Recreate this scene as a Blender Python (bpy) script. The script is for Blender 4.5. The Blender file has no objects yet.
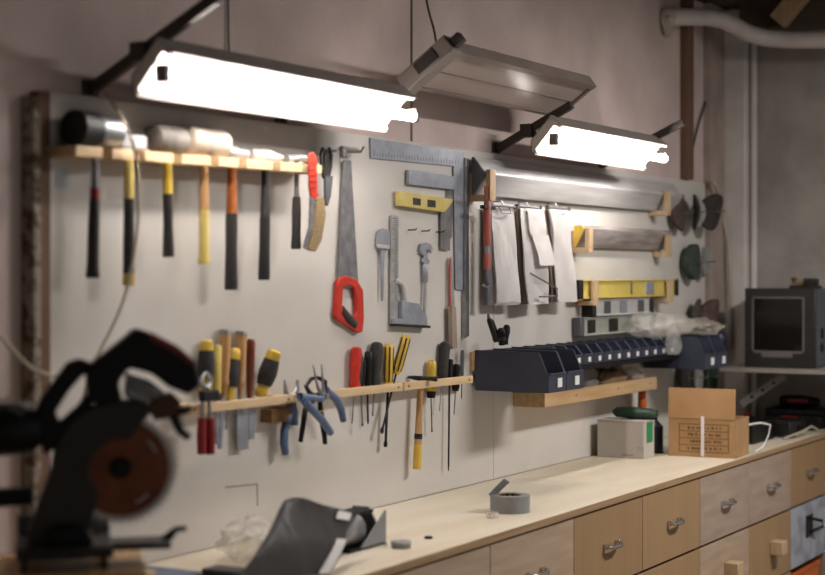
import bpy, bmesh, math, random
from mathutils import Vector, Matrix, noise
random.seed(7)
C = bpy.context.scene.collection
R = math.radians

# ------------------------------------------------------------------ camera geometry
F, VPX, HY = 1649.0, 1345.0, 273.0          # focal length in px, vanishing point of the bench wall, horizon row
OFF = VPX - 412.5
S2 = F * F + OFF * OFF
CT = F / math.sqrt(S2)
CAMD, CAMZ = 2.818, 1.68                      # distance from board face, eye height
def P(px, py, Y=0.0):
    """point of the place, at depth Y from the tool board, on the sight line of a photo pixel"""
    D = CAMD + Y; k = VPX - px
    return Vector((D / F * (S2 / k - OFF), Y, CAMZ + (HY - py) * D / (CT * k)))
def PX(px, Y=0.0): return P(px, HY, Y).x
def PX_Y(px, X):   # depth Y at which the sight line of column px meets the plane x = X
    return X * F / (S2 / (VPX - px) - OFF) - CAMD
def PXp(px, py, X): return P(px, py, PX_Y(px, X))
TOP = 0.895                                   # worktop height

# ------------------------------------------------------------------ materials
def lin(c):
    if isinstance(c, str):
        c = [int(c[i:i+2], 16) / 255 for i in (0, 2, 4)]
    return tuple((x / 12.92 if x <= .04045 else ((x + .055) / 1.055) ** 2.4) for x in c) + (1,)
MATS = {}
def mat(name, col, rough=.6, metal=0., col2=None, scale=8., stretch=(1, 1, 1), bump=0., emit=0., alpha=1., trans=0., detail=4., contrast=(.35, .65), spec=.5, ctex='Object', bscale=None):
    if name in MATS: return MATS[name]
    m = bpy.data.materials.new(name); m.use_nodes = True
    nt = m.node_tree; b = nt.nodes['Principled BSDF']
    b.inputs['Roughness'].default_value = rough; b.inputs['Metallic'].default_value = metal
    b.inputs['Specular IOR Level'].default_value = spec
    base = lin(col)
    c2 = lin(col2) if col2 else tuple(x * .82 for x in base[:3]) + (1,)
    tc = nt.nodes.new('ShaderNodeTexCoord'); mp = nt.nodes.new('ShaderNodeMapping'); mp.inputs['Scale'].default_value = stretch
    nz = nt.nodes.new('ShaderNodeTexNoise'); nz.inputs['Scale'].default_value = scale; nz.inputs['Detail'].default_value = detail
    rp = nt.nodes.new('ShaderNodeValToRGB'); rp.color_ramp.elements[0].position = contrast[0]; rp.color_ramp.elements[1].position = contrast[1]
    rp.color_ramp.elements[0].color = c2; rp.color_ramp.elements[1].color = base
    L = nt.links.new
    L(tc.outputs[ctex], mp.inputs['Vector']); L(mp.outputs['Vector'], nz.inputs['Vector']); L(nz.outputs['Fac'], rp.inputs['Fac'])
    L(rp.outputs['Color'], b.inputs['Base Color'])
    if bump:
        bp = nt.nodes.new('ShaderNodeBump'); bp.inputs['Strength'].default_value = bump; bp.inputs['Distance'].default_value = .01
        if bscale:
            n2 = nt.nodes.new('ShaderNodeTexNoise'); n2.inputs['Scale'].default_value = bscale; n2.inputs['Detail'].default_value = 6
            L(mp.outputs['Vector'], n2.inputs['Vector']); L(n2.outputs['Fac'], bp.inputs['Height'])
        else: L(nz.outputs['Fac'], bp.inputs['Height'])
        L(bp.outputs['Normal'], b.inputs['Normal'])
    if emit:
        b.inputs['Emission Color'].default_value = base; b.inputs['Emission Strength'].default_value = emit
    if alpha < 1: b.inputs['Alpha'].default_value = alpha
    if trans: b.inputs['Transmission Weight'].default_value = trans
    MATS[name] = m
    return m
M = {}
M['board'] = mat('board_white', 'cec8c1', .55, col2='c5beb6', scale=2.2, bump=.02)
M['wall'] = mat('wall_plaster', 'd8c4bd', .85, col2='c6b2ab', scale=3, bump=.15, bscale=40)
M['wall_end'] = mat('wall_end_plaster', 'aaa29b', .9, col2='928a84', scale=4, bump=.3, bscale=25)
M['floor'] = mat('floor_concrete', '6b655e', .8, col2='57524c', scale=3)
M['ceil'] = mat('ceiling_dark', '5a4d42', .9)
M['col'] = mat('column_paint', 'd6cec8', .7, col2='c4bbb5', scale=4, bump=.1)
M['post'] = mat('post_flaking', '9a8f80', .85, col2='5a4634', scale=30, contrast=(.40, .56), bump=.3)
M['brownpost'] = mat('brown_wood', '7a5a48', .8, col2='5c4334', scale=9, stretch=(1, 1, .1))
M['rail'] = mat('rail_pine', 'd8bd97', .6, col2='c2a178', scale=7, stretch=(.5, 6, 6))
M['pine'] = mat('pine_raw', 'c2a27a', .65, col2='ae8c62', scale=7, stretch=(.5, 6, 6))
M['blockw'] = mat('wood_block', 'c4a987', .65, col2='b29570', scale=10, stretch=(4, 4, .6))
M['darkw'] = mat('dark_wood', '8a653a', .65, col2='70502b', scale=10, stretch=(.7, 5, 5))
M['top'] = mat('worktop_ply', 'd9cebb', .5, col2='cfc1a9', scale=3, stretch=(.5, 3, 3))
M['topedge'] = mat('ply_edge', 'a98a66', .7, col2='8d6e4e', scale=16, stretch=(.15, 1, 6))
M['ply_a'] = mat('drawer_light', 'b79f88', .55, col2='a58b73', scale=4, stretch=(1, 1, 7), contrast=(.3, .7))
M['ply_b'] = mat('drawer_tan', 'a3835f', .55, col2='92714e', scale=3, stretch=(13, 1, .35), contrast=(.1, .9))
M['ply_c'] = mat('drawer_pink', 'ad9887', .55, col2='9d8674', scale=4, stretch=(1, 1, 6), contrast=(.3, .7))
M['ply_d'] = mat('drawer_gold', 'a88864', .55, col2='967652', scale=3, stretch=(12, 1, .4), contrast=(.1, .9))
M['carc'] = mat('carcass_ply', '9c7c5a', .7)
M['gap'] = mat('shadow_gap', '2a2019', .9)
M['greydr'] = mat('grey_drawer_paint', 'a7abb5', .5, col2='8b8e97', scale=10, contrast=(.4, .55))
M['chrome'] = mat('chrome', 'd8d8d8', .2, 1.)
M['steel'] = mat('steel', 'a6a6a8', .38, .85, col2='8c8c90', scale=25)
M['steel_lt'] = mat('steel_light', 'b5b3b2', .45, .5, col2='a09e9e', scale=20)
M['steel_bl'] = mat('steel_blue', 'a3a7b0', .42, .4, col2='92969f', scale=20)
M['alu'] = mat('aluminium', 'cfccca', .45, .25, col2='bdb9b7', scale=10, stretch=(.3, 4, 4))
M['iron'] = mat('dark_iron', '3c3733', .5, .6, col2='2a2623', scale=25)
M['dsteel'] = mat('grey_cast', '6e6e72', .5, .6)
M['black'] = mat('black_rubber', '1c1a1a', .6)
M['blackp'] = mat('black_plastic', '0e0c0d', .5, spec=.3)
M['grip'] = mat('black_grip', '2e2a2a', .65, col2='232020', scale=60, bump=.2)
M['yellow'] = mat('yellow_plastic', 'd6b548', .4, col2='c6a138', scale=15)
M['yel_pale'] = mat('yellow_pale', 'd4bf72', .5, col2='c8b05c', scale=9)
M['yel_lev'] = mat('yellow_level', 'cbb660', .5, col2='bfa84e', scale=9)
M['red'] = mat('red_plastic', 'c8321e', .4, col2='b32816', scale=12)
M['dred'] = mat('dark_red_plastic', '8a1418', .4)
M['orange'] = mat('orange_plastic', 'd0672a', .45)
M['handlew'] = mat('wood_handle', 'c49a6a', .45, col2='a87c4c', scale=12, stretch=(6, 6, .7))
M['brownh'] = mat('brown_varnish', 'a8602f', .35, col2='8d4a20', scale=12, stretch=(6, 6, .7))
M['redwood'] = mat('red_brown_varnish', '7d3c20', .3, col2='5b2814', scale=12, stretch=(5, 5, .8))
M['blueg'] = mat('blue_grip', '5d7090', .45, col2='4f6282', scale=15)
M['white_rub'] = mat('white_rubber', 'c2b6a6', .6, col2='a39480', scale=14)
M['grey_rub'] = mat('grey_rubber', '7f776d', .6, col2='4f4842', scale=14)
M['bin'] = mat('bin_plastic', '373b4b', .38, col2='303443', scale=18)
M['paper'] = mat('paper_white', 'e6e2e0', .8, col2='dcd7d4', scale=7)
M['paper_b'] = mat('paper_brown', 'c9b5a4', .85, col2='b8a392', scale=7)
M['card'] = mat('cardboard', 'b28b60', .8, col2='a67e54', scale=6)
M['cardi'] = mat('cardboard_inner', 'c2966a', .85)
M['ink'] = mat('print_ink', '5d3f22', .85)
M['inkg'] = mat('grey_ink', '8b8782', .85)
M['wbox'] = mat('white_box_card', 'bdb6ae', .7, col2='b2aaa2', scale=5)
M['green'] = mat('green_print', '2f8a55', .6)
M['dgreen'] = mat('dark_green', '24402f', .5)
M['navy'] = mat('navy_plastic', '1c2233', .4)
M['tape'] = mat('tape_grey', '8c8c8b', .45, col2='7f7f7f', scale=20)
M['mailer'] = mat('mailer_grey', '5e5957', .33, col2='4e4a48', scale=5, stretch=(3, 1, 1), bump=.25)
M['folder'] = mat('dark_folder', '2b2c33', .4)
M['disc'] = mat('abrasive_dark', '3c342f', .9, col2='2d2724', scale=30)
M['disc_b'] = mat('abrasive_brown', '55423a', .9, col2='43332d', scale=30)
M['disc_g'] = mat('abrasive_green', '3d473d', .9, col2='2d352e', scale=30)
M['disc_w'] = mat('abrasive_back', '9a9794', .85, col2='6f6c6a', scale=14)
M['cordw'] = mat('cord_white', 'b5a893', .6)
M['cordd'] = mat('cord_dark', '3a322e', .6)
M['pvc'] = mat('pipe_white', 'd2cac4', .5, col2='c2b8b2', scale=5)
M['lampw'] = mat('lamp_enamel', 'e6ddd6', .45)
M['lampg'] = mat('lamp_grey', '8d827c', .5)
M['lampb'] = mat('lamp_brown_grey', '8a7a72', .5)
M['armm'] = mat('arm_dark', '4e4540', .5, .4)
M['diff'] = mat('diffuser_panel', 'b7a69f', .35, col2='ad9c95', scale=3)
M['tube'] = mat('tube_glow', 'fffaf5', .4, emit=30., col2='fffaf5')
M['crt'] = mat('monitor_black', '262221', .45)
M['crtframe'] = mat('monitor_grey_rim', '6f6965', .5)
M['crtside'] = mat('monitor_side', '4c5157', .5)
M['screen'] = mat('monitor_screen', '1e1917', .12)
M['shelfp'] = mat('shelf_laminate', '9a9088', .5)
M['slot'] = mat('slotted_steel', 'a8a5a2', .5, .4)
M['sawgrey'] = mat('saw_guard_grey', '37312d', .6, .1)
M['sawblade'] = mat('saw_blade_orange', '8a4a22', .5, .2, col2='6e3718', scale=18)
M['teeth'] = mat('saw_blade_steel', 'cfc7bd', .4, .3)
M['brist'] = mat('brush_bristle', '9a8360', .9, col2='75603f', scale=90, stretch=(1, .3, 4))
M['gold'] = mat('brass_gold', '9a7a44', .35, .6)
M['foam'] = mat('filler_foam', 'b0a69a', .9, bump=.5, scale=30)
M['stick'] = mat('sticker_pale', 'b9c2c8', .6)
def bag_mat(name, col, alpha):
    return mat(name, col, .25, alpha=alpha, col2=col, bump=.5, scale=14, spec=.6)
M['bag'] = bag_mat('clear_bag', 'e6e1da', .2)
M['bag2'] = bag_mat('cloudy_bag', 'dcd3c6', .3)
M['bag3'] = bag_mat('milky_bag', 'e2dcd2', .38)
M['bagb'] = mat('brown_paper_bag', '8a6f50', .8, col2='755c40', scale=12, bump=.4)
M['clearp'] = mat('clear_plastic', 'dcd6cc', .15, alpha=.4, col2='dcd6cc')

# ------------------------------------------------------------------ mesh builder
class MB:
    def __init__(s): s.bm = bmesh.new()
    def poly(s, pts_a, pts_b):
        """solid between two matching outlines"""
        a = [s.bm.verts.new(p) for p in pts_a]; b = [s.bm.verts.new(p) for p in pts_b]; n = len(a)
        s.bm.faces.new(a); s.bm.faces.new(b[::-1])
        for i in range(n): s.bm.faces.new((a[i], b[i], b[(i+1) % n], a[(i+1) % n]))
        return s
    def box(s, c, d, rot=None):
        x, y, z = d[0]/2, d[1]/2, d[2]/2; c = Vector(c)
        q = [Vector(v) for v in ((-x,-y,-z),(x,-y,-z),(x,y,-z),(-x,y,-z),(-x,-y,z),(x,-y,z),(x,y,z),(-x,y,z))]
        if rot is not None: q = [rot @ v for v in q]
        q = [v + c for v in q]
        return s.poly(q[:4], q[4:])
    def box2(s, lo, hi):
        return s.box([(a+b)/2 for a, b in zip(lo, hi)], [abs(b-a) for a, b in zip(lo, hi)])
    def bar(s, p0, p1, w, h, up=(0, 0, 1)):
        """rectangular bar from p0 to p1, h along up, w sideways"""
        p0, p1 = Vector(p0), Vector(p1); d = (p1 - p0).normalized(); side = d.cross(Vector(up)).normalized(); u = side.cross(d).normalized()
        def ring(p): return [p + side*sx*w/2 + u*sz*h/2 for sx, sz in ((-1,-1),(1,-1),(1,1),(-1,1))]
        return s.poly(ring(p0), ring(p1))
    def tube(s, pts, r, n=12, flat=None):
        """tube through pts; r = radius or list; flat = (vector, factor) squashes along a direction"""
        pts = [Vector(p) for p in pts]
        if not isinstance(r, (list, tuple)): r = [r] * len(pts)
        rings = []; prev = None
        for i, p in enumerate(pts):
            t = (pts[min(i+1, len(pts)-1)] - pts[max(i-1, 0)]).normalized()
            if prev is None:
                a = Vector((0, 1, 0)) if abs(t.y) < .9 else Vector((1, 0, 0))
                u = t.cross(a).normalized()
            else:
                u = (prev - t * prev.dot(t)).normalized()
            prev = u; v = t.cross(u)
            ring = []
            for k in range(n):
                o = (u * math.cos(2*math.pi*k/n) + v * math.sin(2*math.pi*k/n)) * r[i]
                if flat: fv, ff = flat; fv = Vector(fv); o = o - fv * o.dot(fv) * (1 - ff)
                ring.append(s.bm.verts.new(p + o))
            rings.append(ring)
        for a, b in zip(rings, rings[1:]):
            for k in range(n): s.bm.faces.new((a[k], a[(k+1) % n], b[(k+1) % n], b[k]))
        s.bm.faces.new(rings[0][::-1]); s.bm.faces.new(rings[-1])
        return s
    def rod(s, p0, p1, prof, n=14, flat=None):
        """turned shape from p0 to p1; prof = [(t, radius), ...]"""
        p0, p1 = Vector(p0), Vector(p1)
        return s.tube([p0.lerp(p1, t) for t, _ in prof], [q for _, q in prof], n, flat)
    def plate(s, pts, Y, th):
        """flat piece hung on the board: outline in photo pixels, back face at depth Y, thickness th towards the room"""
        q = [P(x, y, Y) for x, y in pts]
        return s.poly(q, [v + Vector((0, -th, 0)) for v in q])
    def ring(s, c, ax, r0, r1, h, n=32):
        """hollow cylinder"""
        c = Vector(c); ax = Vector(ax).normalized(); a = Vector((0, 0, 1)) if abs(ax.z) < .9 else Vector((1, 0, 0))
        u = ax.cross(a).normalized(); v = ax.cross(u)
        R4 = []
        for r, z in ((r0, 0), (r1, 0), (r1, h), (r0, h)):
            R4.append([s.bm.verts.new(c + ax*z + (u*math.cos(2*math.pi*k/n) + v*math.sin(2*math.pi*k/n))*r) for k in range(n)])
        for i in range(4):
            A, B = R4[i], R4[(i+1) % 4]
            for k in range(n): s.bm.faces.new((A[k], A[(k+1) % n], B[(k+1) % n], B[k]))
        return s
    def blob(s, c, d, seed=0, amp=.35, sub=4, freq=3.):
        """crumpled closed shape"""
        res = bmesh.ops.create_icosphere(s.bm, subdivisions=sub, radius=1)
        for v in res['verts']:
            n = v.co.copy()
            k = 1 + amp * noise.noise(n * freq * .5 + Vector((seed, seed*2.3, 0))) + amp * .6 * abs(noise.noise(n * freq * 1.3 + Vector((0, seed, seed)))) - amp * .25
            v.co = Vector((n.x*d[0]*k, n.y*d[1]*k, max(n.z*d[2]*k, -d[2]*.9))) + Vector(c)
        return s
    def build(s, name, m, parent=None, loc=None, bevel=0., angle=.7, local=False, recalc=True):
        if recalc: bmesh.ops.recalc_face_normals(s.bm, faces=s.bm.faces)
        off = Vector((0, 0, 0))
        if parent is not None and not local:
            r = parent
            while r: off += r.location; r = r.parent
        elif loc is not None: off = Vector(loc)
        if not local: bmesh.ops.translate(s.bm, verts=s.bm.verts, vec=-off)
        me = bpy.data.meshes.new(name); s.bm.to_mesh(me); s.bm.free()
        for p in me.polygons: p.use_smooth = True
        me.set_sharp_from_angle(angle=angle)
        o = bpy.data.objects.new(name, me); C.objects.link(o); me.materials.append(m)
        if parent is not None: o.parent = parent
        elif loc is not None: o.location = loc
        if bevel:
            b = o.modifiers.new('bevel', 'BEVEL'); b.width = bevel; b.segments = 2; b.limit_method = 'ANGLE'
        return o
def tag(o, label, cat, group=None, kind=None):
    o['label'] = label; o['category'] = cat
    if group: o['group'] = group
    if kind: o['kind'] = kind
    return o
def thing(name, loc, label, cat, group=None, rz=0.):
    o = bpy.data.objects.new(name, None); C.objects.link(o); o.empty_display_size = .05
    o.location = loc; o.rotation_euler.z = rz
    return tag(o, label, cat, group)
def struct(name, mb, m, **k):
    o = mb.build(name, m, **k); o['kind'] = 'structure'; return o
def dup(root, loc, label):
    r = root.copy(); C.objects.link(r); r.location = loc; r['label'] = label
    for ch in list(root.children):
        c = ch.copy(); C.objects.link(c); c.parent = r
        for g in list(ch.children):
            d = g.copy(); C.objects.link(d); d.parent = c
    return r
def lab(o, label): o['label'] = label; return o

# ------------------------------------------------------------------ setting
EX = 8.34                                     # end wall
struct('floor', MB().box2((-1.5, -5, -.05), (EX + .2, .2, 0)), M['floor'])
struct('wall_back', MB().box2((-1.5, .02, 0), (EX, .2, 3.05)), M['wall'])
struct('wall_right', MB().box2((EX, -4.5, 0), (EX + .15, .2, 3.05)), M['wall_end'])
struct('wall_left', MB().box2((-1.6, -5, 0), (-1.5, .2, 3.16)), M['wall_end'])
struct('ceiling', MB().box2((-1.5, -4.5, 3.06), (EX + .15, .2, 3.16)), M['ceil'])
struct('trim_1', MB().box2((PX(27), -.02, 0), (PX(42, -.02), .02, 2.115)), M['post'], bevel=.006)
struct('trim_2', MB().box2((PX(42, -.02) + .001, -.006, 0), (PX(48.5), .02, 2.13)), M['brownpost'])
struct('trim_7', MB().box2((8.14, -4.4, 2.92), (EX - .001, -.13, 3.058)), M['ceil'])  # added dark beam, stands in for the dark recess atop the end wall
struct('trim_3', MB().box2((PX(684), -.02, 2.14), (PX(690), .02, 3.05)), M['brownpost'])
struct('trim_4', MB().box2((8.02, -.015, TOP + .002), (8.24, .02, 3.05)), mat('trim_tan', 'ab9b92', .8, col2='988880', scale=6))
struct('column', MB().box2((8.25, -.125, TOP + .002), (8.338, .02, 3.05)), M['col'], bevel=.008)
struct('trim_5', MB().tube([(8.318, -.148, TOP + .01), (8.318, -.148, 2.91)], .018), M['col'])

# upper wall joints
struct('trim_6', MB().box2((PX(416) - .003, .014, 2.14), (PX(416) + .003, .0215, 3.05)), M['lampg'])

# tool boards
B0, B1, B2 = PX(48.5) + .002, PX(493.5), PX(705)
ztop = 2.135
for nm, x0, x1, lb in (('a', B0, B1 - .0015, 'large white wall board holding the hammers, saw and screwdrivers'),
                       ('b', B1 + .0015, B2, 'large white wall board behind the bins, levels and hanging papers')):
    b = MB().box2((x0, 0, TOP + .001), (x1, .0195, ztop)).build('tool_board', M['board'], loc=(x0, .0195, TOP + .001), bevel=.001)
    tag(b, lb, 'board', 'white tool boards')
    if nm == 'a':
        q = MB(); a, c, d = P(225, 487.5), P(257, 484), P(257.5, 506)
        q.bar(a + Vector((0, -.0004, 0)), c + Vector((0, -.0004, 0)), .001, .004); q.bar(c + Vector((0, -.0004, 0)), d + Vector((0, -.0004, 0)), .005, .001, up=(0, 1, 0))
        q.build('hatch_seam', M['inkg'], b)
s_ = P(62, 178)
tag(MB().box((s_.x, -.001, s_.z), (.045, .002, .05)).build('wall_sticker', M['stick'], loc=(s_.x, 0, s_.z)), 'small pale blue sticker on the board under the rack end', 'sticker')

# worktop: three slabs butted together
WF = -.596
J1, J2 = 5.665, 5.775
for x0, x1, lb in ((1.9, J1 - .001, 'long pale plywood worktop slab carrying the duct tape and the saw'),
                   (J1 + .001, J2 - .001, 'narrow plywood filler strip between the two long worktop slabs'),
                   (J2 + .001, EX - .002, 'pale plywood worktop slab carrying the cardboard boxes')):
    t = thing('worktop', ((x0 + x1)/2, 0, TOP - .024), lb, 'worktop', 'worktop slabs')
    MB().box2((x0, WF + .004, TOP - .0225), (x1, -.001, TOP)).build('slab', M['top'], t, bevel=.001)
    MB().box2((x0, WF, TOP - .0225), (x1, WF + .0039, TOP - .0005)).build('front_edge', M['topedge'], t)

# ------------------------------------------------------------------ drawer cabinets
DW = .617; DX = 5.038; DF = -.586
zt = TOP - .030
rows = ((zt - .272, zt), (zt - .272 - .012 - .275, zt - .284))
looks = {-2: ('ply_a', 'ply_a'), -1: ('ply_a', 'ply_b'), 0: ('ply_a', 'ply_a'), 1: ('ply_b', 'ply_a'), 2: ('ply_d', 'ply_d'), 3: ('ply_c', 'ply_a'), 4: ('ply_c', 'ply_d'), 5: ('ply_b', 'greydr')}
where = {-2: 'beside the worktop end where the saw stands', -1: 'with pale fronts under the small black washer', 0: 'with a pale plywood front right below the duct tape',
         1: 'with a tan upright-grained front between two paler fronts', 2: 'with a golden front just before the cardboard box', 3: 'with a pinkish front below the cardboard box',
         4: 'with a faded pinkish front beside the grey painted drawer', 5: 'with a tan drawer above a grey painted one'}
for k in range(-2, 6):
    x0, x1 = DX + DW*(k-1) + DW, DX + DW*(k+1)
    x0 = DX + DW*k - DW; x1 = DX + DW*k
    x0, x1 = x0 + .0, x1
    if k == 5: x1 = x1
    xm = (x0 + x1)/2
    t = thing('drawer_cabinet', (xm, -.3, 0), 'plywood drawer cabinet ' + where[k], 'cabinet', 'drawer cabinets under the worktop')
    b = MB()
    b.box2((x0 + .001, DF + .02, 0), (x0 + .013, -.02, zt + .007)); b.box2((x1 - .013, DF + .02, 0), (x1 - .001, -.02, zt + .007))
    b.box2((x0 + .0131, -.035, 0), (x1 - .0131, -.02, zt + .007)); b.box2((x0 + .0131, DF + .02, .05), (x1 - .0131, -.0351, .07))
    b.box2((x0 + .0131, DF + .03, rows[1][0] - .02), (x1 - .0131, -.0351, rows[1][0] - .005)); b.box2((x0 + .0131, DF + .03, rows[0][0] - .006), (x1 - .0131, -.0351, rows[0][0] - .002))
    b.box2((x0 + .0131, DF + .03, zt + .001), (x1 - .0131, -.0351, zt + .007))
    b.build('body', M['carc'], t)
    if k != 5:
        MB().box2((x0 + .002, DF, .06), (x1 - .002, DF + .019, rows[1][0] - .008)).build('front_panel', M[looks[k][1]], t, bevel=.001)
    for ri, (z0, z1) in enumerate(rows):
        g = .0022
        d = MB().box2((x0 + g, DF, z0), (x1 - g, DF + .019, z1)).build('drawer', M[looks[k][ri]], t, bevel=.0012)
        bx = MB(); bx.box2((x0 + .02, DF + .0191, z0 + .03), (x1 - .02, -.06, z1 - .03)); bx.build('drawer_box', M['carc'], d)
        if ri == 0:
            hz = (z0 + z1)/2 + .004
            h = MB()
            h.box((xm - .052, DF - .008, hz), (.016, .016, .02)); h.box((xm + .052, DF - .008, hz), (.016, .016, .02))
            h.tube([(xm - .062, DF - .02, hz), (xm - .03, DF - .03, hz - .004), (xm + .03, DF - .03, hz - .004), (xm + .062, DF - .02, hz)], [.006, .0085, .0085, .006], 10)
            lab(h.build('handle', M['chrome'], d, bevel=.002), 'chrome bow handle')
        elif k == 5:
            h = MB(); hz = (z0 + z1)/2 + .03
            h.box((xm - .02, DF - .004, hz), (.1, .008, .1)); h.build('latch_plate', M['iron'], d)
            MB().tube([(xm - .05, DF - .012, hz + .04), (xm + .03, DF - .05, hz + .02), (xm + .05, DF - .05, hz - .01), (xm - .02, DF - .012, hz - .03)], .008, 8).build('handle', M['iron'], d)
        else:
            hz = (z0 + z1)/2 + .01
            lab(MB().box((xm + .02, DF - .03, hz), (.075, .06, .062)).build('knob', M['blockw'], d, bevel=.004), 'square wooden block knob')
x0 = DX + DW*4
oc = thing('plastic_crate', (x0 + .3, -.38, .0705), 'orange plastic crate in the open bay under the grey drawer', 'crate')
q = MB()
zc = .0705
q.box2((x0 + .06, -.56, zc), (x0 + .55, -.2, zc + .01))
for a, c in (((x0 + .06, -.56), (x0 + .55, -.55)), ((x0 + .06, -.21), (x0 + .55, -.2)), ((x0 + .06, -.55), (x0 + .07, -.21)), ((x0 + .54, -.55), (x0 + .55, -.21))):
    q.box2((a[0], a[1], zc + .01), (c[0], c[1], zc + .2))
q.build('crate_shell', M['orange'], oc); MB().box2((x0 + .055, -.568, zc + .18), (x0 + .555, -.5601, zc + .2)).build('rim', M['orange'], oc)

# ------------------------------------------------------------------ lamps
def arm(mb, X, p0, p1, w=.022):
    a, b = Vector((X, p0[0], p0[1])), Vector((X, p1[0], p1[1]))
    mb.bar(a, b, .024, .03, up=(0, .5, 1)); m_ = a.lerp(b, .42); mb.box(m_, (.045, .05, .05)); mb.box((X, .0155, p0[1] + .005), (.06, .008, .04))
def lamp(x0, x1, label, arms, lit=True):
    i = Vector((0, -.18, 2.135)); o = Vector((0, -.262, 2.228))
    t = thing('fluorescent_lamp', ((x0 + x1)/2, -.02, 2.14), label, 'lamp', 'wall lamps over the bench')
    d = (o - i).normalized(); n = Vector((0, -d.z, d.y)) * -1
    n = Vector((0, d.z, -d.y))                 # points back/up, away from the open side
    def pt(x, a, h): return Vector((x, 0, 0)) + i + d * a + n * h
    W = (o - i).length
    prof = [(0, -.0), (.004, .012), (W - .004, .012), (W, -.012), (W + .012, -.012), (W + .012, .045), (.02, .045), (-.012, .02), (-.012, -.0)]
    q = MB(); q.poly([pt(x0, a, h) for a, h in prof], [pt(x1, a, h) for a, h in prof]); q.build('reflector', M['lampw'], t)
    prof2 = [(-.0145, -.002), (-.0145, .0213), (.0185, .0475), (W + .0145, .0475), (W + .0145, -.014), (W + .0125, -.014), (W + .0125, .0455), (.0195, .0455), (-.0125, .0203), (-.0125, -.002)]
    MB().poly([pt(x0 - .003, a, h) for a, h in prof2], [pt(x1 + .003, a, h) for a, h in prof2]).build('housing', M['lampg'], t)
    ty = W * .62
    MB().tube([pt(x0 + .02, ty, -.026), pt(x1 + .035, ty, -.026)], .0155, 16).build('tube', M['tube'], t)
    for xx in (x0 + .008, x1 + .045):
        MB().box(pt(xx, ty, -.020), (.022, .034, .044)).build('tube_socket', M['lampg'], t, bevel=.004)
    for X, p0, p1 in arms:
        q = MB(); arm(q, X, p0, p1); q.build('arm', M['armm'], t, bevel=.002)
    return t
L1 = lamp(PX(140, -.18), PX(388, -.18), 'lit fluorescent trough lamp above the hammer rack', [(PX(95), (.012, 2.155), (-.385, 2.36)), (PX(95) + .88, (.012, 2.155), (-.21, 2.262))])
L2 = lamp(PX(537, -.18), PX(646, -.18), 'lit fluorescent trough lamp above the long aluminium straightedge', [(PX(500), (.012, 2.155), (-.3, 2.31)), (6.70, (.012, 2.155), (-.36, 2.325))])
# unlit panel lamp
def panel_lamp():
    x0, x1 = 4.73, 5.85
    i = Vector((0, -.16, 2.285)); o = Vector((0, -.318, 2.40))
    t = thing('panel_lamp', ((x0 + x1)/2, 0, 2.2), 'unlit flat panel lamp tilted on an arm between the two lit lamps', 'lamp', 'wall lamps over the bench')
    d = (o - i).normalized(); n = Vector((0, d.z, -d.y)); W = (o - i).length
    def pt(x, a, h): return Vector((x, 0, 0)) + i + d*a + n*h
    def slab(mb, xa, xb, a0, a1, h0, h1):
        mb.poly([pt(xa, a0, h0), pt(xa, a1, h0), pt(xa, a1, h1), pt(xa, a0, h1)], [pt(xb, a0, h0), pt(xb, a1, h0), pt(xb, a1, h1), pt(xb, a0, h1)])
    q = MB(); slab(q, x0, x1, .012, W - .022, .004, .03); q.build('diffuser', M['diff'], t)
    q = MB(); slab(q, x0 + .02, x1 - .02, W*.45, W*.45 + .003, .001, .004); q.build('diffuser_seam', M['lampg'], t)
    q = MB(); slab(q, x0, x1, W - .0215, W, -.006, .035); slab(q, x0, x1, 0, .0115, -.004, .035); slab(q, x1 - .022, x1, .012, W - .022, -.004, .0035); slab(q, x0, x1, .0, W, .0351, .045)
    q.build('frame', M['lampb'], t)
    q = MB(); slab(q, x0 - .07, x0 - .001, -.015, W + .01, -.012, .05); q.build('end_cap', M['lampg'], t, bevel=.004)
    q = MB(); slab(q, x0 - .06, x0 - .03, W + .011, W + .05, -.005, .03); slab(q, x0 - .075, x0 - .0705, .06, .15, .0, .04); q.build('switch_box', M['armm'], t, bevel=.003)
    for X in (x0 + .03,):
        q = MB(); q.bar((X, .019, 2.21), (X, -.15, 2.335), .024, .03, up=(0, .5, 1)); q.box((X, .015, 2.21), (.06, .008, .09)); q.build('arm', M['armm'], t, bevel=.002)
    cord('panel_cord', [P(437, 48, -.26), P(434, 30, -.24), P(429, 12, -.22), P(424, -12, -.2)], .004, 'cordd', None, t)
    return t
CP = panel_lamp

# ------------------------------------------------------------------ hammer rack
RY = -.10
ra, rb = P(50, 143, RY), P(322, 165, RY)
ra = ra.lerp(rb, (PX(45) - ra.x)/(rb.x - ra.x))
def rackz(X): return ra.z + (rb.z - ra.z) * (X - ra.x) / (rb.x - ra.x)
hx = [96, 129, 167, 204, 232, 266, 297]       # handle columns
HY_ = -.062
hX = [P(x, 170, HY_).x for x in hx]
rk = thing('hammer_rack', (ra.x, 0, ra.z), 'slotted pine shelf fixed along the board, holding seven hammers', 'rack')
def seg(mb, xa, xb, y0, y1, h=.027, dz=0):
    za, zb = rackz(xa) + dz, rackz(xb) + dz
    mb.poly([(xa, y0, za), (xa, y1, za), (xa, y1, za - h), (xa, y0, za - h)], [(xb, y0, zb), (xb, y1, zb), (xb, y1, zb - h), (xb, y0, zb - h)])
q = MB(); seg(q, ra.x, rb.x, -.001, -.036); q.build('back_strip', M['rail'], rk)
edges = [ra.x] + sum([[X - .019, X + .019] for X in hX], []) + [rb.x]
for a, c in zip(edges[::2], edges[1::2]):
    q = MB(); seg(q, a, c, -.0362, RY); q.build('slat', M['rail'], rk, bevel=.0015)

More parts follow.
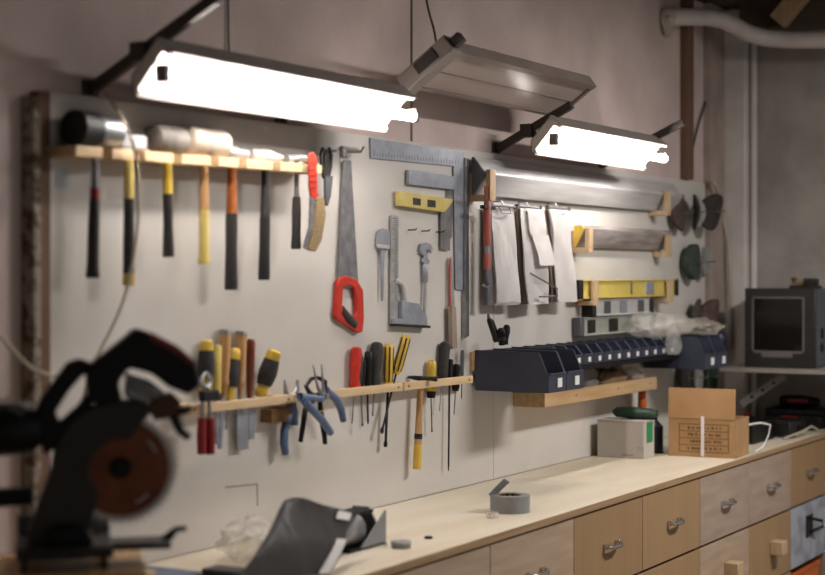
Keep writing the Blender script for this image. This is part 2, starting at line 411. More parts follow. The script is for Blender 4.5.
def hammer(i, label, ybot, xbot, segs, head, name='hammer', cat='hammer'):
    X = hX[i]; z = rackz(X)
    t = thing(name, (X, HY_, z), label, cat, 'hammers in the rack')
    top = Vector((X, HY_, z + .015)); bot = P(xbot, ybot, HY_)
    for (nm, t0, t1, prof, m) in segs:
        a, b_ = top.lerp(bot, t0), top.lerp(bot, t1)
        MB().rod(a, b_, prof, 14, flat=((1, 0, 0), .85)).build(nm, M[m], t)
    head(t, Vector((X, HY_, z)))
    return t
def cylhead(parts, zc):
    def f(t, c):
        for nm, m, xs, rs in parts:
            MB().tube([(c.x + x, c.y, c.z + zc) for x in xs], rs, 24).build(nm, M[m], t)
    return f
GR = [(0, .0125), (.06, .0145), (.5, .0135), (.86, .0155), (.97, .018), (1, .016)]
ST = [(0, .0115), (.5, .012), (1, .0115)]
hammer(0, 'black-gripped mallet with big black and grey head, at the rack end by the flaking post', 278, 92.5,
       [('handle', 0, .34, [(0, .010), (1, .010)], 'steel'), ('collar', .34, .42, [(0, .0125), (1, .0125)], 'dred'), ('grip', .42, 1, [(0, .0135), (.2, .0145), (.85, .0165), (.97, .019), (1, .017)], 'grip')],
       cylhead([('head', 'black', (-.085, -.083, -.015, -.013), (.041, .045, .045, .042)), ('head_sleeve', 'steel', (-.0129, -.012, .07, .074), (.04, .044, .042, .037))], .046))
def boxhead(m, L, w, h, x0=-.5, bev=.005, extra=None):
    def f(t, c):
        MB().box((c.x + L*(x0 + .5), c.y, c.z + h/2 + .001), (L, w, h)).build('head', M[m], t, bevel=bev)
        if extra: extra(t, c)
    return f
hammer(1, 'sledge hammer whose black grip ends in a yellow foot, behind the hanging cable', 286, 128.5,
       [('handle', 0, .38, [(0, .0135), (1, .014)], 'yel_pale'), ('grip', .38, .91, [(0, .0145), (1, .0155)], 'grip'), ('grip_foot', .91, 1, [(0, .0165), (.6, .0175), (1, .016)], 'yellow')],
       boxhead('steel_lt', .11, .04, .042, bev=.008))
hammer(2, 'mallet with grey worn rubber head and short yellow and black handle', 257, 168.5,
       [('handle', 0, .42, [(0, .0135), (1, .0135)], 'yellow'), ('grip', .42, 1, [(0, .0145), (.5, .0135), (.9, .0165), (1, .0165)], 'grip')],
       cylhead([('head', 'grey_rub', (-.066, -.06, -.045, .045, .06, .066), (.02, .034, .038, .038, .034, .02))], .039))
hammer(3, 'mallet with large dirty white head and wooden yellow-dipped handle', 264, 204,
       [('handle', 0, .52, [(0, .013), (1, .014)], 'handlew'), ('grip', .52, 1, [(0, .0145), (.85, .015), (.9, .0175), (1, .017)], 'yel_pale')],
       cylhead([('head', 'white_rub', (-.09, -.082, -.06, -.02, .02, .06, .082, .09), (.024, .038, .041, .039, .039, .041, .038, .024))], .041))
hammer(4, 'hammer with orange-brown handle and long black ribbed grip', 290, 231,
       [('handle', 0, .44, [(0, .0135), (.5, .0145), (1, .0165)], 'brownh'), ('grip', .44, 1, [(0, .0175), (.1, .0185), (.5, .0175), (.93, .02), (1, .019)], 'grip')],
       cylhead([('head', 'steel_lt', (-.068, -.062, -.03, -.02, .02, .03, .064, .07), (.013, .017, .017, .019, .019, .015, .017, .012))], .018))
hammer(5, 'hammer with plain black handle and pale steel head', 280, 264,
       [('handle', 0, .5, [(0, .0125), (.5, .0135), (1, .0155)], 'grip'), ('grip', .5, 1, [(0, .0165), (.5, .0165), (.9, .0185), (1, .0175)], 'black')],
       cylhead([('head', 'alu', (-.075, -.07, -.04, -.02, .02, .05, .085), (.013, .017, .015, .019, .019, .013, .006))], .018))
def claw(t, c):
    q = MB(); z = c.z + .016
    q.tube([(c.x - .06, c.y, z - .004), (c.x - .035, c.y, z - .003), (c.x - .028, c.y, z), (c.x, c.y, z + .002)], [.014, .0145, .0105, .013], 16)
    for s in (-1, 1):
        q.tube([(c.x, c.y + .003*s, z + .004), (c.x + .04, c.y + .006*s, z + .006), (c.x + .075, c.y + .010*s, z - .006), (c.x + .1, c.y + .013*s, z - .028)], [.011, .0085, .006, .003], 10)
    q.build('head', M['steel_lt'], t)
hammer(6, 'steel claw hammer with slim black grip next to the red wire brush', 249, 296,
       [('handle', 0, .42, [(0, .008), (1, .008)], 'steel'), ('grip', .42, 1, [(0, .0125), (.3, .0145), (.7, .014), (.95, .0165), (1, .015)], 'grip')], claw, name='claw_hammer')

# wire brush hung at the rack end
t = thing('wire_brush', P(310, 152, -.118), 'wire brush with red handle hanging at the end of the hammer rack', 'brush')
Yb = -.112
q = MB(); q.plate([(307, 154), (312, 152), (315, 158), (315.5, 192), (317, 197), (313, 199), (309, 196), (308, 188)], Yb, .008); q.build('handle', M['red'], t, bevel=.003)
q = MB()
for k in range(5): q.plate([(308.8, 162 + 6*k), (314.5, 162.8 + 6*k), (314.5, 164.6 + 6*k), (308.8, 163.8 + 6*k)], Yb - .0082, .002)
q.build('handle_rib', mat('red_shade', '9c2414', .5), t)
q = MB(); q.plate([(309.3, 196.5), (313, 199.3), (311, 228), (304.5, 249), (302.5, 247), (308, 228)], Yb - .003, .008); q.build('back', M['steel'], t)
q = MB(); q.plate([(313.2, 199), (320, 197), (322, 215), (318, 240), (312, 251.5), (307, 250), (305.5, 248.5), (311.3, 228)], Yb, .014); q.build('bristles', M['brist'], t)
# dark shears
t = thing('tin_snips', P(326, 150, -.03), 'dark brown shears with looped handles hanging beside the wire brush', 'shears')
q = MB(); 
for s in (-1, 1):
    q.tube([P(326 + s*2, 178, -.04), P(326 + s*4.5, 166, -.04), P(326 + s*5, 155, -.04), P(326 + s*3, 149, -.04), P(326 + s*.8, 152, -.04), P(326 + s*1.2, 166, -.04), P(326 + s*.5, 178, -.04)], .0065, 8)
q.build('handles', M['iron'], t)
q = MB(); q.plate([(323, 176), (330, 176), (328, 196), (325, 206), (323.5, 203)], -.034, .012); q.build('blades', M['dsteel'], t, bevel=.001)
lp = MB(); lp.tube([P(336, 151, 0), P(326, 150, -.045)], .004, 8); tag(lp.build('wall_peg', M['steel'], loc=P(336, 151, 0)), 'thin steel peg holding the dark looped shears', 'peg')

# ------------------------------------------------------------------ hand saw and measuring tools (flat on the board)
t = thing('hand_saw', P(346, 160, -.02), 'hand saw hanging blade up with red and black handle', 'saw')
MB().plate([(343.2, 160), (350.8, 160.5), (358.3, 290), (337.5, 284)], -.012, .0015).build('blade', M['steel'], t)
q = MB()
HO = [(337, 277), (344, 275.5), (353, 279.5), (359.5, 290), (360.5, 318), (359, 332), (355, 333), (345, 326), (334, 320), (332, 316), (333.5, 297), (334, 282)]
HI = [(340, 287), (346, 285), (351, 288), (353, 297), (353.5, 310), (352.5, 315.5), (347, 313.5), (339.5, 309), (338.5, 305), (339, 297), (339.2, 293), (339.5, 290)]
def framed(mb, out, inn, Y, th):
    n = len(out)
    A = [mb.bm.verts.new(P(*p, Y)) for p in out]; B = [mb.bm.verts.new(P(*p, Y)) for p in inn]
    A2 = [mb.bm.verts.new(P(*p, Y) + Vector((0, -th, 0))) for p in out]; B2 = [mb.bm.verts.new(P(*p, Y) + Vector((0, -th, 0))) for p in inn]
    for i in range(n):
        j = (i+1) % n
        mb.bm.faces.new((A[i], A[j], B[j], B[i])); mb.bm.faces.new((A2[i], B2[i], B2[j], A2[j])); mb.bm.faces.new((A[i], A2[i], A2[j], A[j])); mb.bm.faces.new((B[i], B[j], B2[j], B2[i]))
framed(q, HO, HI, -.004, .015); q.build('handle', M['red'], t, bevel=.003)
q = MB(); q.tube([P(341, 310, -.012), P(347, 318, -.014), P(354, 325, -.012)], [.017, .019, .017], 12, flat=((0, 1, 0), .7)); q.build('grip', M['grip'], t)
def peg(px, py, L, label, name='wall_peg'):
    o = P(px, py, 0); q = MB(); q.tube([o, o + Vector((0, -L, 0)), o + Vector((0, -L - .004, .008))], .0035, 8)
    return tag(q.build(name, M['steel'], loc=o), label, 'peg')
o = P(344, 152, 0); q = MB(); q.box((o.x, -.006, o.z), (.05, .012, .03)); q.tube([(o.x, -.01, o.z), (o.x + .01, -.06, o.z), (o.x + .01, -.07, o.z + .015)], .005, 8); q.tube([(o.x - .03, -.01, o.z + .012), (o.x + .06, -.014, o.z + .012)], .006, 8)
tag(q.build('wall_hook', M['steel_lt'], loc=o), 'steel wall hook holding up the hand saw', 'hook')

MB_ = MB(); MB_.plate([(370, 138), (463.5, 152.5), (463, 167), (452.8, 166), (370, 158)], -.004, .003)
t = thing('framing_square', P(370, 138), 'large grey steel framing square with its long arm hanging down', 'square')
lab(MB_.build('tongue', M['steel_bl'], t), 'upper arm with rule marks')
MB().plate([(452.8, 166.2), (463, 167.2), (462, 290.5), (455, 289)], -.004, .003).build('blade', M['steel_bl'], t)
q = MB()
for k in range(30):
    x = 374 + 2.9*k; y = 155.8 + (x - 370)*.096
    q.plate([(x, y - (3.5 if k % 5 else 6)), (x + .5, y - (3.5 if k % 5 else 6)), (x + .5, y), (x, y)], -.0071, .0003)
q.build('rule_marks', M['dsteel'], t)

t = thing('straight_edge', P(464, 158), 'long dark steel straight edge hanging upright beside the framing square', 'ruler')
q = MB(); q.plate([(463.8, 158), (466.8, 158.8), (467.3, 336), (462.5, 338)], -.001, .008); q.build('web', M['dsteel'], t)
q = MB(); q.plate([(462.3, 158), (463.6, 158), (462.9, 338), (461.4, 338)], -.001, .014); q.build('flange', M['steel'], t)

t = thing('try_square', P(406, 170), 'plain grey try square above the yellow one', 'square')
MB().plate([(406, 170), (452, 176.5), (452, 190), (406, 184.5)], -.004, .012).build('stock', M['steel_bl'], t, bevel=.001)
MB().plate([(446, 190), (452, 190.6), (451.5, 238), (446, 237)], -.003, .002).build('blade', M['steel'], t)

t = thing('yellow_square', P(395, 191), 'yellow square with two dark windows and a steel blade pointing down', 'square')
st_ = MB().plate([(395, 191), (449, 199.5), (445, 206), (440, 212.5), (395, 206)], -.006, .02).build('stock', M['yel_pale'], t, bevel=.002)
q = MB(); q.plate([(413, 197.6), (420.5, 198.8), (420.5, 205.5), (413, 204.6)], -.0261, .001); q.plate([(427.5, 199.5), (435.5, 200.6), (435.5, 207.5), (427.5, 206.8)], -.0261, .001); q.build('window', M['iron'], st_)
q = MB(); q.plate([(440.3, 211), (449.5, 201), (449, 250.5), (440.5, 249.5)], -.008, .004); q.build('blade', M['steel'], t)

t = thing('pointing_trowel', P(382, 228), 'small upside-down trowel with leaf blade and thin shaft', 'trowel')
MB().plate([(382, 228), (386, 229.5), (389.3, 236), (388.6, 246), (385, 252), (379.5, 252), (376.2, 246), (376, 237), (378.5, 230)], -.006, .004).build('blade', M['steel_bl'], t)
MB().plate([(377, 244), (388, 245.5), (388, 249), (377, 248)], -.0101, .008).build('ferrule', M['alu'], t)
MB().rod(P(382.3, 250, -.012), P(382, 301, -.012), [(0, .009), (.2, .0075), (.9, .0055), (1, .003)], 10).build('shaft', M['steel_bl'], t)

t = thing('combination_square', P(390, 215), 'grey combination square with upright rule and protractor head', 'square')
MB().plate([(390.5, 215), (397.8, 216), (397.5, 325), (389.5, 324)], -.006, .003).build('rule', M['steel_lt'], t)
q = MB()
for k in range(40): q.plate([(394.5 if k % 5 else 392.6, 218 + 2.1*k), (397.4, 218 + 2.1*k), (397.4, 218.6 + 2.1*k), (394.5 if k % 5 else 392.6, 218.6 + 2.1*k)], -.0091, .0003)
q.build('rule_marks', M['dsteel'], t)
hd = MB().plate([(397.6, 301), (414, 303.5), (422.5, 318), (422.5, 325.5), (390, 324), (390, 319), (397.6, 319)], -.004, .02).build('head', M['steel_bl'], t, bevel=.001)
q = MB(); q.tube([P(396.5, 281, -.012), P(401, 284, -.012), P(404, 291, -.012), P(405, 302, -.012)], .009, 8); q.build('arc', M['alu'], hd)
MB().plate([(389.5, 323.5), (423, 325.5), (423, 328), (389.5, 326)], -.002, .03).build('base_edge', M['iron'], hd)

t = thing('caliper', P(424, 243), 'grey caliper with jaws up and slim shaft, beside the combination square', 'caliper')
q = MB(); q.plate([(418.5, 250), (420, 244), (424, 242.5), (429, 244), (431, 249), (429.5, 253), (427.5, 249), (424.5, 250.5), (425.5, 257), (428, 262), (424, 266), (421, 262), (422.5, 256), (420, 254)], -.006, .008); q.build('jaws', M['steel_bl'], t)
MB().rod(P(424.8, 264, -.012), P(425.3, 283, -.012), [(0, .007), (.1, .011), (.9, .010), (1, .006)], 10).build('slide', M['steel_bl'], t)
MB().rod(P(425.3, 283, -.012), P(424, 325, -.012), [(0, .0065), (1, .0055)], 10).build('shaft', M['steel_lt'], t)

t = thing('angle_gauge', P(450, 257, -.04), 'adjustable angle gauge with narrow steel blade and grey-brown stock', 'gauge')
q = MB(); q.plate([(449.5, 257), (451.5, 257), (454.8, 318), (455.4, 344), (452.3, 345), (450.5, 318)], -.010, .003); q.build('blade', M['steel_lt'], t)
q = MB(); q.plate([(447.8, 306), (452, 306.5), (453.2, 348), (448.3, 349)], -.0135, .018); q.build('stock', mat('stock_grey_wood', 'a08e80', .5), t, bevel=.002)
q = MB(); q.plate([(449.2, 259), (450.2, 259), (450.2, 306), (449.2, 306)], -.0135, .002); q.build('edge_strip', M['red'], t)
for x, y, lb in ((408, 230, 'tiny bent nail above the combination square'), (421.5, 231, 'tiny bent nail above the caliper jaws'), (436, 232, 'tiny bent nail between caliper and yellow square blade')):
    o = P(x, y); q = MB(); q.tube([o, o + Vector((.0, -.03, .0)), o + Vector((0, -.034, .006))], .0022, 8); tag(q.build('nail', M['iron'], loc=o), lb, 'nail')

# ------------------------------------------------------------------ lower tool rails
LY = -.06
def railz(X): return 1.317 + (1.307 - 1.317) * (X - PX(200, LY)) / (PX(472, LY) - PX(200, LY))
for xa, xb, lb in ((188, 294, 'thin pine tool rail holding the chisels'), (295, 403, 'thin pine tool rail holding pliers and striped screwdrivers'), (404.5, 473, 'thin pine tool rail holding the wooden hammer, ending at the bins')):
    a, b = PX(xa, LY), PX(xb, LY)
    t = thing('tool_rail', (a, 0, railz(a)), lb, 'rail', 'tool rails below the hammers')
    za, zb = railz(a), railz(b)
    q = MB(); q.poly([(a, LY, za), (a, LY + .018, za), (a, LY + .018, za - .026), (a, LY, za - .026)], [(b, LY, zb), (b, LY + .018, zb), (b, LY + .018, zb - .026), (b, LY, zb - .026)]); q.build('front_bar', M['rail'], t, bevel=.0012)
    for xx in (a + .03, b - .03):
        MB().box2((xx - .028, LY + .0181, railz(xx) - .024), (xx + .028, -.0005, railz(xx) - .001)).build('spacer_block', M['rail'], t)
        o = Vector((xx, LY, railz(xx) - .013)); MB().tube([o, o + Vector((0, -.0012, 0))], .004, 10).build('screw', M['iron'], t)

TY = -.023
def driver(name, label, a, b, e, r, m, shaft=('steel', .0035), prof=None, bands=(), Y=TY, tip=None, Yt=None, cat='screwdriver', group='screwdrivers in the tool rails', stripes=None, flat=None):
    """a = handle top, b = handle bottom, e = shaft end (pixels)"""
    A, B, E = P(a[0], a[1], Y if Yt is None else Yt), P(b[0], b[1], Y), P(e[0], e[1], Y)
    t = thing(name, B, label, cat, group)
    prof = prof or [(0, .35), (.03, .8), (.1, 1), (.45, .95), (.75, .85), (.9, .62), (1, .5)]
    h = MB().rod(A, B, [(u, r*v) for u, v in prof], 14, flat=flat).build('handle', M[m], t)
    def rad(u):
        for (u0, v0), (u1, v1) in zip(prof, prof[1:]):
            if u0 <= u <= u1: return r*(v0 + (v1 - v0)*(u - u0)/max(u1 - u0, 1e-6))
        return r*.5
    for (u0, u1, mm, nm) in bands:
        us = [u0 + (u1 - u0)*i/6 for i in range(7)]
        MB().tube([A.lerp(B, u) for u in us], [rad(u) + .0012 for u in us], 14, flat=flat).build(nm, M[mm], h)
    if stripes:
        q = MB(); ax = (B - A).normalized(); u_ = ax.cross(Vector((0, 1, 0))).normalized(); v_ = ax.cross(u_)
        for k in range(6):
            an = k*math.pi/3 + .3; dd = u_*math.cos(an) + v_*math.sin(an)
            us = [.08 + .84*i/5 for i in range(6)]
            q.tube([A.lerp(B, u) + dd*rad(u)*.92 for u in us], .0032, 6)
        q.build('grip_stripes', M[stripes], h)
    if shaft:
        sm, sr = shaft
        pr = [(0, sr), (.93, sr), (1, sr*.5)] if tip is None else [(0, sr), (.9, sr), (.95, sr*tip), (1, sr*tip*.8)]
        MB().rod(B, E, pr, 10, flat=((0, 1, 0), .5) if tip else None).build('shaft', M[sm], t)
    return t
YB = [(0, .5), (.03, .8), (.12, .94), (.2, .9), (.3, .98), (.45, 1.1), (.6, 1.05), (.74, .86), (.8, .68), (.9, .86), (1, .65)]
driver('screwdriver', 'yellow-capped black screwdriver rising behind the red-handled pliers', (207, 340), (206, 392), (206, 412), .0205, 'yellow', prof=YB, bands=((.2, .74, 'grip', 'grip'),))
driver('chisel', 'chisel with plain yellow handle', (217.5, 345), (217, 393), (217, 444), .0125, 'yel_pale', prof=[(0, .8), (.05, 1), (1, .95)], shaft=('steel_bl', .0075), tip=1.15, cat='chisel', group='chisels in the tool rail')
driver('chisel', 'tallest wooden chisel, with steel hoop on top, between the yellow handles', (225.5, 329.5), (224, 397), (219.5, 449), .0165, 'handlew', prof=[(0, .9), (.04, 1), (.5, .92), (.72, .7), (.76, .82), (.82, .8), (.86, .5), (1, .42)], bands=((0, .06, 'steel', 'hoop'),), shaft=('steel_bl', .0095), tip=1.1, cat='chisel', group='chisels in the tool rail')
driver('screwdriver', 'yellow and black screwdriver between the two wooden chisels', (235.5, 348), (229, 401), (226, 430), .0185, 'yellow', prof=YB, bands=((.22, .74, 'grip', 'grip'),))
t = driver('chisel', 'wooden chisel with broad blue-grey blade below the rail', (241.5, 331), (240, 397), (241, 412), .0165, 'handlew', prof=[(0, .9), (.04, 1), (.5, .92), (.72, .7), (.76, .82), (.82, .8), (.86, .5), (1, .42)], bands=((0, .06, 'steel', 'hoop'),), shaft=('steel_bl', .006), cat='chisel', group='chisels in the tool rail')
MB().plate([(236, 408), (246.8, 407), (247.5, 449), (236.5, 450.5)], TY + .006, .005).build('blade', M['steel_bl'], t)
t = driver('chisel', 'slim chisel with glossy red-brown handle', (251, 339), (249.5, 398), (249.5, 412), .0135, 'redwood', prof=[(0, .7), (.05, 1), (.35, .95), (.7, .75), (.85, .7), (1, .5)], shaft=('steel_bl', .005), cat='chisel', group='chisels in the tool rail')
MB().plate([(247.8, 408), (255, 407), (253.3, 439), (248.5, 439.5)], TY + .006, .004).build('blade', M['steel_bl'], t)
driver('screwdriver', 'fat yellow and black screwdriver leaning alone over the wooden block', (275, 350), (260, 397), (260, 406), .0245, 'yellow', prof=YB, bands=((.2, .74, 'grip', 'grip'),), Yt=-.06)
t = thing('wood_block', P(270, 422, -.045), 'small brown wooden block under the rail beside the blue-handled pliers', 'block')
MB().plate([(260.5, 409), (280, 406.5), (280, 420.5), (260.5, 422.5)], -.002, .04).build('block', M['darkw'], t, bevel=.002); q = MB(); q.plate([(266, 413.5), (267.5, 413.3), (267.5, 415.3), (266, 415.5)], -.0421, .001); q.build('hole', M['iron'], t)

# pliers ------------------------------------------------------------
def pliers(label, jaws, handles, m, name='pliers', pivot=None, r=.0095, jm='steel', Y=TY, ends=None):
    pv = P(*pivot, Y); t = thing(name, pv, label, 'pliers', 'pliers in the tool rails')
    for J in jaws:
        q = MB(); pts = [P(x, y, Y - .006) for x, y, _ in J]; q.tube(pts, [w for _, _, w in J], 8, flat=((0, 1, 0), .7)); q.build('jaw', M[jm], t)
    MB().tube([pv + Vector((0, .006, 0)), pv + Vector((0, -.018, 0))], .010, 12).build('pivot', M[jm], t)
    for H in handles:
        pts = [P(x, y, yy) for x, y, yy in H]; n = len(pts)
        h = MB().tube(pts, [r*.75] + [r]*(n-2) + [r*.85], 10).build('handle', M[m], t)
        if ends: MB().tube([pts[1].lerp(pts[2], .1), pts[1].lerp(pts[2], .22)], r*1.15, 10).build('band', M[ends], h)
    return t
# red handled cutters in front of the rail
t = thing('pliers', P(206, 400, -.085), 'red-handled pliers with pale jaws hanging in front of the rail end', 'pliers', 'pliers in the tool rails')
Yr = -.082
for s in (-1, 1):
    MB().tube([P(206 + s*1, 388, Yr), P(206 + s*5, 382, Yr), P(206 + s*3, 376, Yr), P(206 + s*.6, 372, Yr)], [.008, .007, .006, .003], 8).build('jaw', M['steel_lt'], t)
    MB().tube([P(206 + s*3.2, 396, Yr), P(206 + s*3.6, 425, Yr)], .0055, 8).build('shank', M['steel'], t)
    MB().tube([P(206 + s*4.0, 418, Yr), P(206 + s*4.6, 436, Yr), P(206 + s*4.4, 454, Yr)], [.0125, .0135, .0125], 10).build('handle', M['dred'], t)
MB().plate([(198, 391), (214, 389.5), (214.5, 400), (198, 401)], Yr + .01, .02).build('joint', M['blackp'], t, bevel=.003)
MB().plate([(202, 419), (210, 418), (210, 453), (202, 454)], Yr + .01, .008).build('spring', M['dred'], t)

pliers('cutting pliers with one long blue handle below the rail', [[(289, 399, .009), (285.5, 391, .008), (284.5, 380, .003)], [(291, 399, .009), (297, 390, .009), (297.5, 380, .005)]],
       [[(291, 400, TY), (289, 412, -.03), (284.5, 430, -.035), (284, 443, -.035), (285.5, 454, -.035)], [(292, 400, TY), (294, 412, -.01), (295, 425, -.012)]], 'blueg', pivot=(290.5, 397), r=.0135)
pliers('black-handled pincers with round jaws gripping over the rail', [[(318, 399, .01), (310, 394, .01), (306, 386, .0085), (311, 379, .007), (316, 377.5, .005)], [(319, 398, .01), (325, 390, .0095), (325.5, 382, .0085), (320, 378.5, .007), (317, 377.5, .005)]],
       [[(316, 399, -.07), (306, 406, -.07), (304, 418, -.07), (302, 432, -.07), (300.5, 442, -.07)], [(320, 398, -.07), (320.5, 408, -.07), (322.5, 424, -.07), (324.5, 436, -.07), (325, 444, -.07)]], 'blackp', name='pincers', pivot=(318, 396), r=.0085, jm='iron', Y=-.07, ends='yellow')
pliers('long-nosed pliers with spread blue handles in front of the pincers', [[(323, 397, .009), (318, 388, .006), (313, 365, .002)], [(324, 397, .009), (323, 386, .006), (321.5, 364, .002)]],
       [[(322, 399, -.09), (299.5, 396.5, -.10), (305, 402, -.105), (322, 420, -.11), (331, 433, -.11)], [(325, 396, -.07), (326.5, 390.5, -.075), (336, 399, -.08), (341, 409, -.08), (343.5, 421, -.08)]], 'blueg', pivot=(323, 396), r=.0125, Y=-.08)
# screwdrivers, middle rail
RB = [(0, .5), (.04, .85), (.2, 1), (.5, .9), (.75, .8), (.95, .95), (1, .9)]
rd = driver('screwdriver', 'screwdriver with fat red and black handle', (356.5, 347), (354.5, 388), (352, 424), .0205, 'red', prof=RB, shaft=('steel', .0025))
q = MB(); q.rod(P(360, 353, -.030), P(357.5, 387, -.030), [(0, .006), (.15, .014), (.6, .013), (1, .011)], 12); q.build('grip_side', M['grip'], [c_ for c_ in rd.children if c_.name.startswith('handle')][0])
bl = driver('screwdriver', 'thin black screwdriver pressed against the red one, flat tip below', (362.5, 360), (361, 388), (362.5, 426), .0125, 'blackp', prof=RB, shaft=('dsteel', .0042), tip=1.6, Y=-.034)
driver('screwdriver', 'black screwdriver beside the largest dark handle', (368.5, 351), (367.5, 388), (368, 424), .0145, 'blackp', prof=RB, shaft=('iron', .0035))
driver('screwdriver', 'screwdriver with the largest dark grey handle', (377, 342), (374.5, 387), (372.5, 416), .0215, 'grip', prof=RB, shaft=('dsteel', .004), tip=1.3)
SP = [(0, .8), (.04, 1), (.8, 1), (.9, .85), (1, .7)]
driver('screwdriver', 'upright yellow screwdriver with black stripes', (389, 344), (388, 385), (385.5, 447), .0165, 'yellow', prof=SP, shaft=('blackp', .007), tip=1.5, stripes='blackp')
driver('screwdriver', 'yellow and black striped screwdriver leaning across the upright one', (406.5, 335), (396, 374), (381.5, 433), .0165, 'yellow', prof=SP, shaft=('blackp', .0055), tip=1.8, stripes='blackp', Yt=-.06, Y=-.032)
# hammer on rail
t = thing('hammer', P(420, 379, -.03), 'wooden hammer with dark flat head and yellow handle end on the lower rail', 'hammer')
q = MB(); c = P(420.5, 378.5, -.036); q.tube([c + Vector((-.035, .030, .006)), c + Vector((-.02, .018, .004)), c + Vector((0, 0, 0)), c + Vector((.012, -.03, 0)), c + Vector((.016, -.05, -.001)), c + Vector((.018, -.056, -.001))], [.005, .009, .0115, .009, .0115, .010], 14, flat=((0, 0, 1), .8)); q.build('head', M['iron'], t)
a, b = P(420.5, 381, -.036), P(417, 469, -.036)
MB().rod(a, a.lerp(b, .72), [(0, .0105), (.5, .0115), (1, .0135)], 14).build('handle', M['handlew'], t)
lab(MB().rod(a.lerp(b, .60), a.lerp(b, .66), [(0, .0142), (1, .0142)], 14).build('handle_band', M['iron'], t), 'dark painted ring')
lab(MB().rod(a.lerp(b, .72), b, [(0, .0138), (.6, .0145), (1, .015)], 14).build('handle_end', M['yellow'], t), 'yellow painted end')
KN = [(0, .6), (.05, .95), (.2, 1), (.6, .95), (.85, 1), (1, .75)]
driver('screwdriver', 'short yellow screwdriver with black side beside the wooden hammer', (432, 360), (431, 398), (432, 432), .0165, 'yellow', prof=KN, shaft=('iron', .0032), tip=1.4, bands=((.82, 1, 'blackp', 'end_band'),))
driver('screwdriver', 'screwdriver with large grey-black handle above the end rail', (445.5, 342), (442, 380), (439.5, 411), .0195, 'grip', prof=KN, shaft=('steel', .003), tip=1.3)
driver('screwdriver', 'dark screwdriver with the longest thin shaft', (450.5, 359), (449.5, 380), (448.5, 471), .0105, 'iron', prof=KN, shaft=('iron', .0034))
driver('screwdriver', 'black-handled screwdriver pushed down through the rail', (456.5, 364), (455.5, 391), (454, 415), .0145, 'blackp', prof=KN, shaft=('steel', .0025))
driver('file_tool', 'slim grey file standing in the rail end next to the big bins', (462.5, 350), (462, 376), (461.5, 399), .0075, 'dsteel', prof=[(0, .7), (.1, 1), (1, .9)], shaft=('iron', .002), cat='file', group=None)

# ------------------------------------------------------------------ brackets, straightedges and levels
def bracket(px, Y1, z0, h, label, w=.045):
    X = PX(px, Y1)
    t = thing('shelf_bracket', (X, 0, z0), label, 'bracket', 'wooden brackets for straightedges and levels')
    MB().box2((X - w/2, Y1, z0), (X + w/2, -.0005, z0 + .022)).build('base', M['blockw'], t, bevel=.001)
    MB().box2((X - w/2, Y1, z0 + .0222), (X + w/2, Y1 + .018, z0 + h)).build('lip', M['blockw'], t, bevel=.001)
    MB().box2((X - w/2, -.018, z0 + .0222), (X + w/2, -.0005, z0 + h*.9)).build('back_plate', M['blockw'], t, bevel=.001)
    return X
def vbeam(x0, x1, prof, m, label, name='straight_edge', end=None):
    t = thing(name, ((x0 + x1)/2, prof[0][0], min(z for _, z in prof)), label, 'straightedge', 'straightedges on the wooden brackets')
    MB().poly([(x0, y, z) for y, z in prof], [(x1, y, z) for y, z in prof]).build('profile', m, t, bevel=.002)
    if end:
        MB().poly([(x0 - .012, y, z) for y, z in prof], [(x0 - .0005, y, z) for y, z in prof]).build('end_cap', end, t)
    return t
zb1 = 1.945
bracket(493, -.092, zb1, .115, 'wooden bracket under the long straightedge, above the red clamp')
bracket(669, -.092, zb1 + .002, .115, 'wooden bracket under the long straightedge, near the dark abrasive discs')
vbeam(5.405, 7.47, [(-.0185, 2.105), (-.024, 2.108), (-.072, 2.048), (-.072, 2.043), (-.024, 1.968), (-.0185, 1.968)], M['alu'], 'long aluminium straightedge along the top of the board', end=M['dsteel'])
zb2 = 1.765
bracket(591, -.08, zb2, .1, 'wooden bracket at the yellow-tipped end of the shorter straightedge')
bracket(670, -.08, zb2 - .01, .1, 'wooden bracket holding the far end of the shorter straightedge')
vbeam(6.33, 7.36, [(-.0185, 1.876), (-.05, 1.88), (-.061, 1.868), (-.061, 1.86), (-.024, 1.788), (-.0185, 1.788)], mat('alu_dull', 'b0a7a4', .45, .2, col2='8a7d79', scale=6, stretch=(1, 3, 8)), 'shorter grey straightedge with yellow tip in the middle of the board', end=M['yellow'])
# yellow level
def level(px0, px1, y0, y1, Y, th, m, label, vials, endm, group='spirit levels beside the bins'):
    a = P(px0, (y0[0] + y1[0])/2, Y); b = P(px1, (y0[1] + y1[1])/2, Y)
    zt_, zb_ = (P(px0, y0[0], Y).z + P(px1, y0[1], Y).z)/2, (P(px0, y1[0], Y).z + P(px1, y1[1], Y).z)/2
    t = thing('spirit_level', ((a.x + b.x)/2, Y, zb_), label, 'level', group)
    MB().box2((a.x, Y, zb_ + .006), (b.x, Y + th, zt_ - .006)).build('web', m, t)
    MB().box2((a.x, Y - .006, zt_ - .0058), (b.x, Y + th, zt_)).build('top_rail', m, t, bevel=.001)
    MB().box2((a.x, Y - .006, zb_), (b.x, Y + th, zb_ + .0058)).build('bottom_rail', m, t, bevel=.001)
    for s, xx in ((-1, a.x), (1, b.x)):
        MB().box2((xx - .02 + .01*s, Y - .008, zb_ - .001), (xx + .02 + .01*s, Y + th + .001, zt_ + .001)).build('end_cap', endm, t, bevel=.003)
    for u, wd, mm in vials:
        xx = a.x + (b.x - a.x)*u; zz = (zt_ + zb_)/2; hh = (zt_ - zb_)*.36
        MB().box2((xx - wd, Y - .004, zz - hh), (xx + wd, Y - .0002, zz + hh)).build('vial', M[mm], t, bevel=.003)
    return t
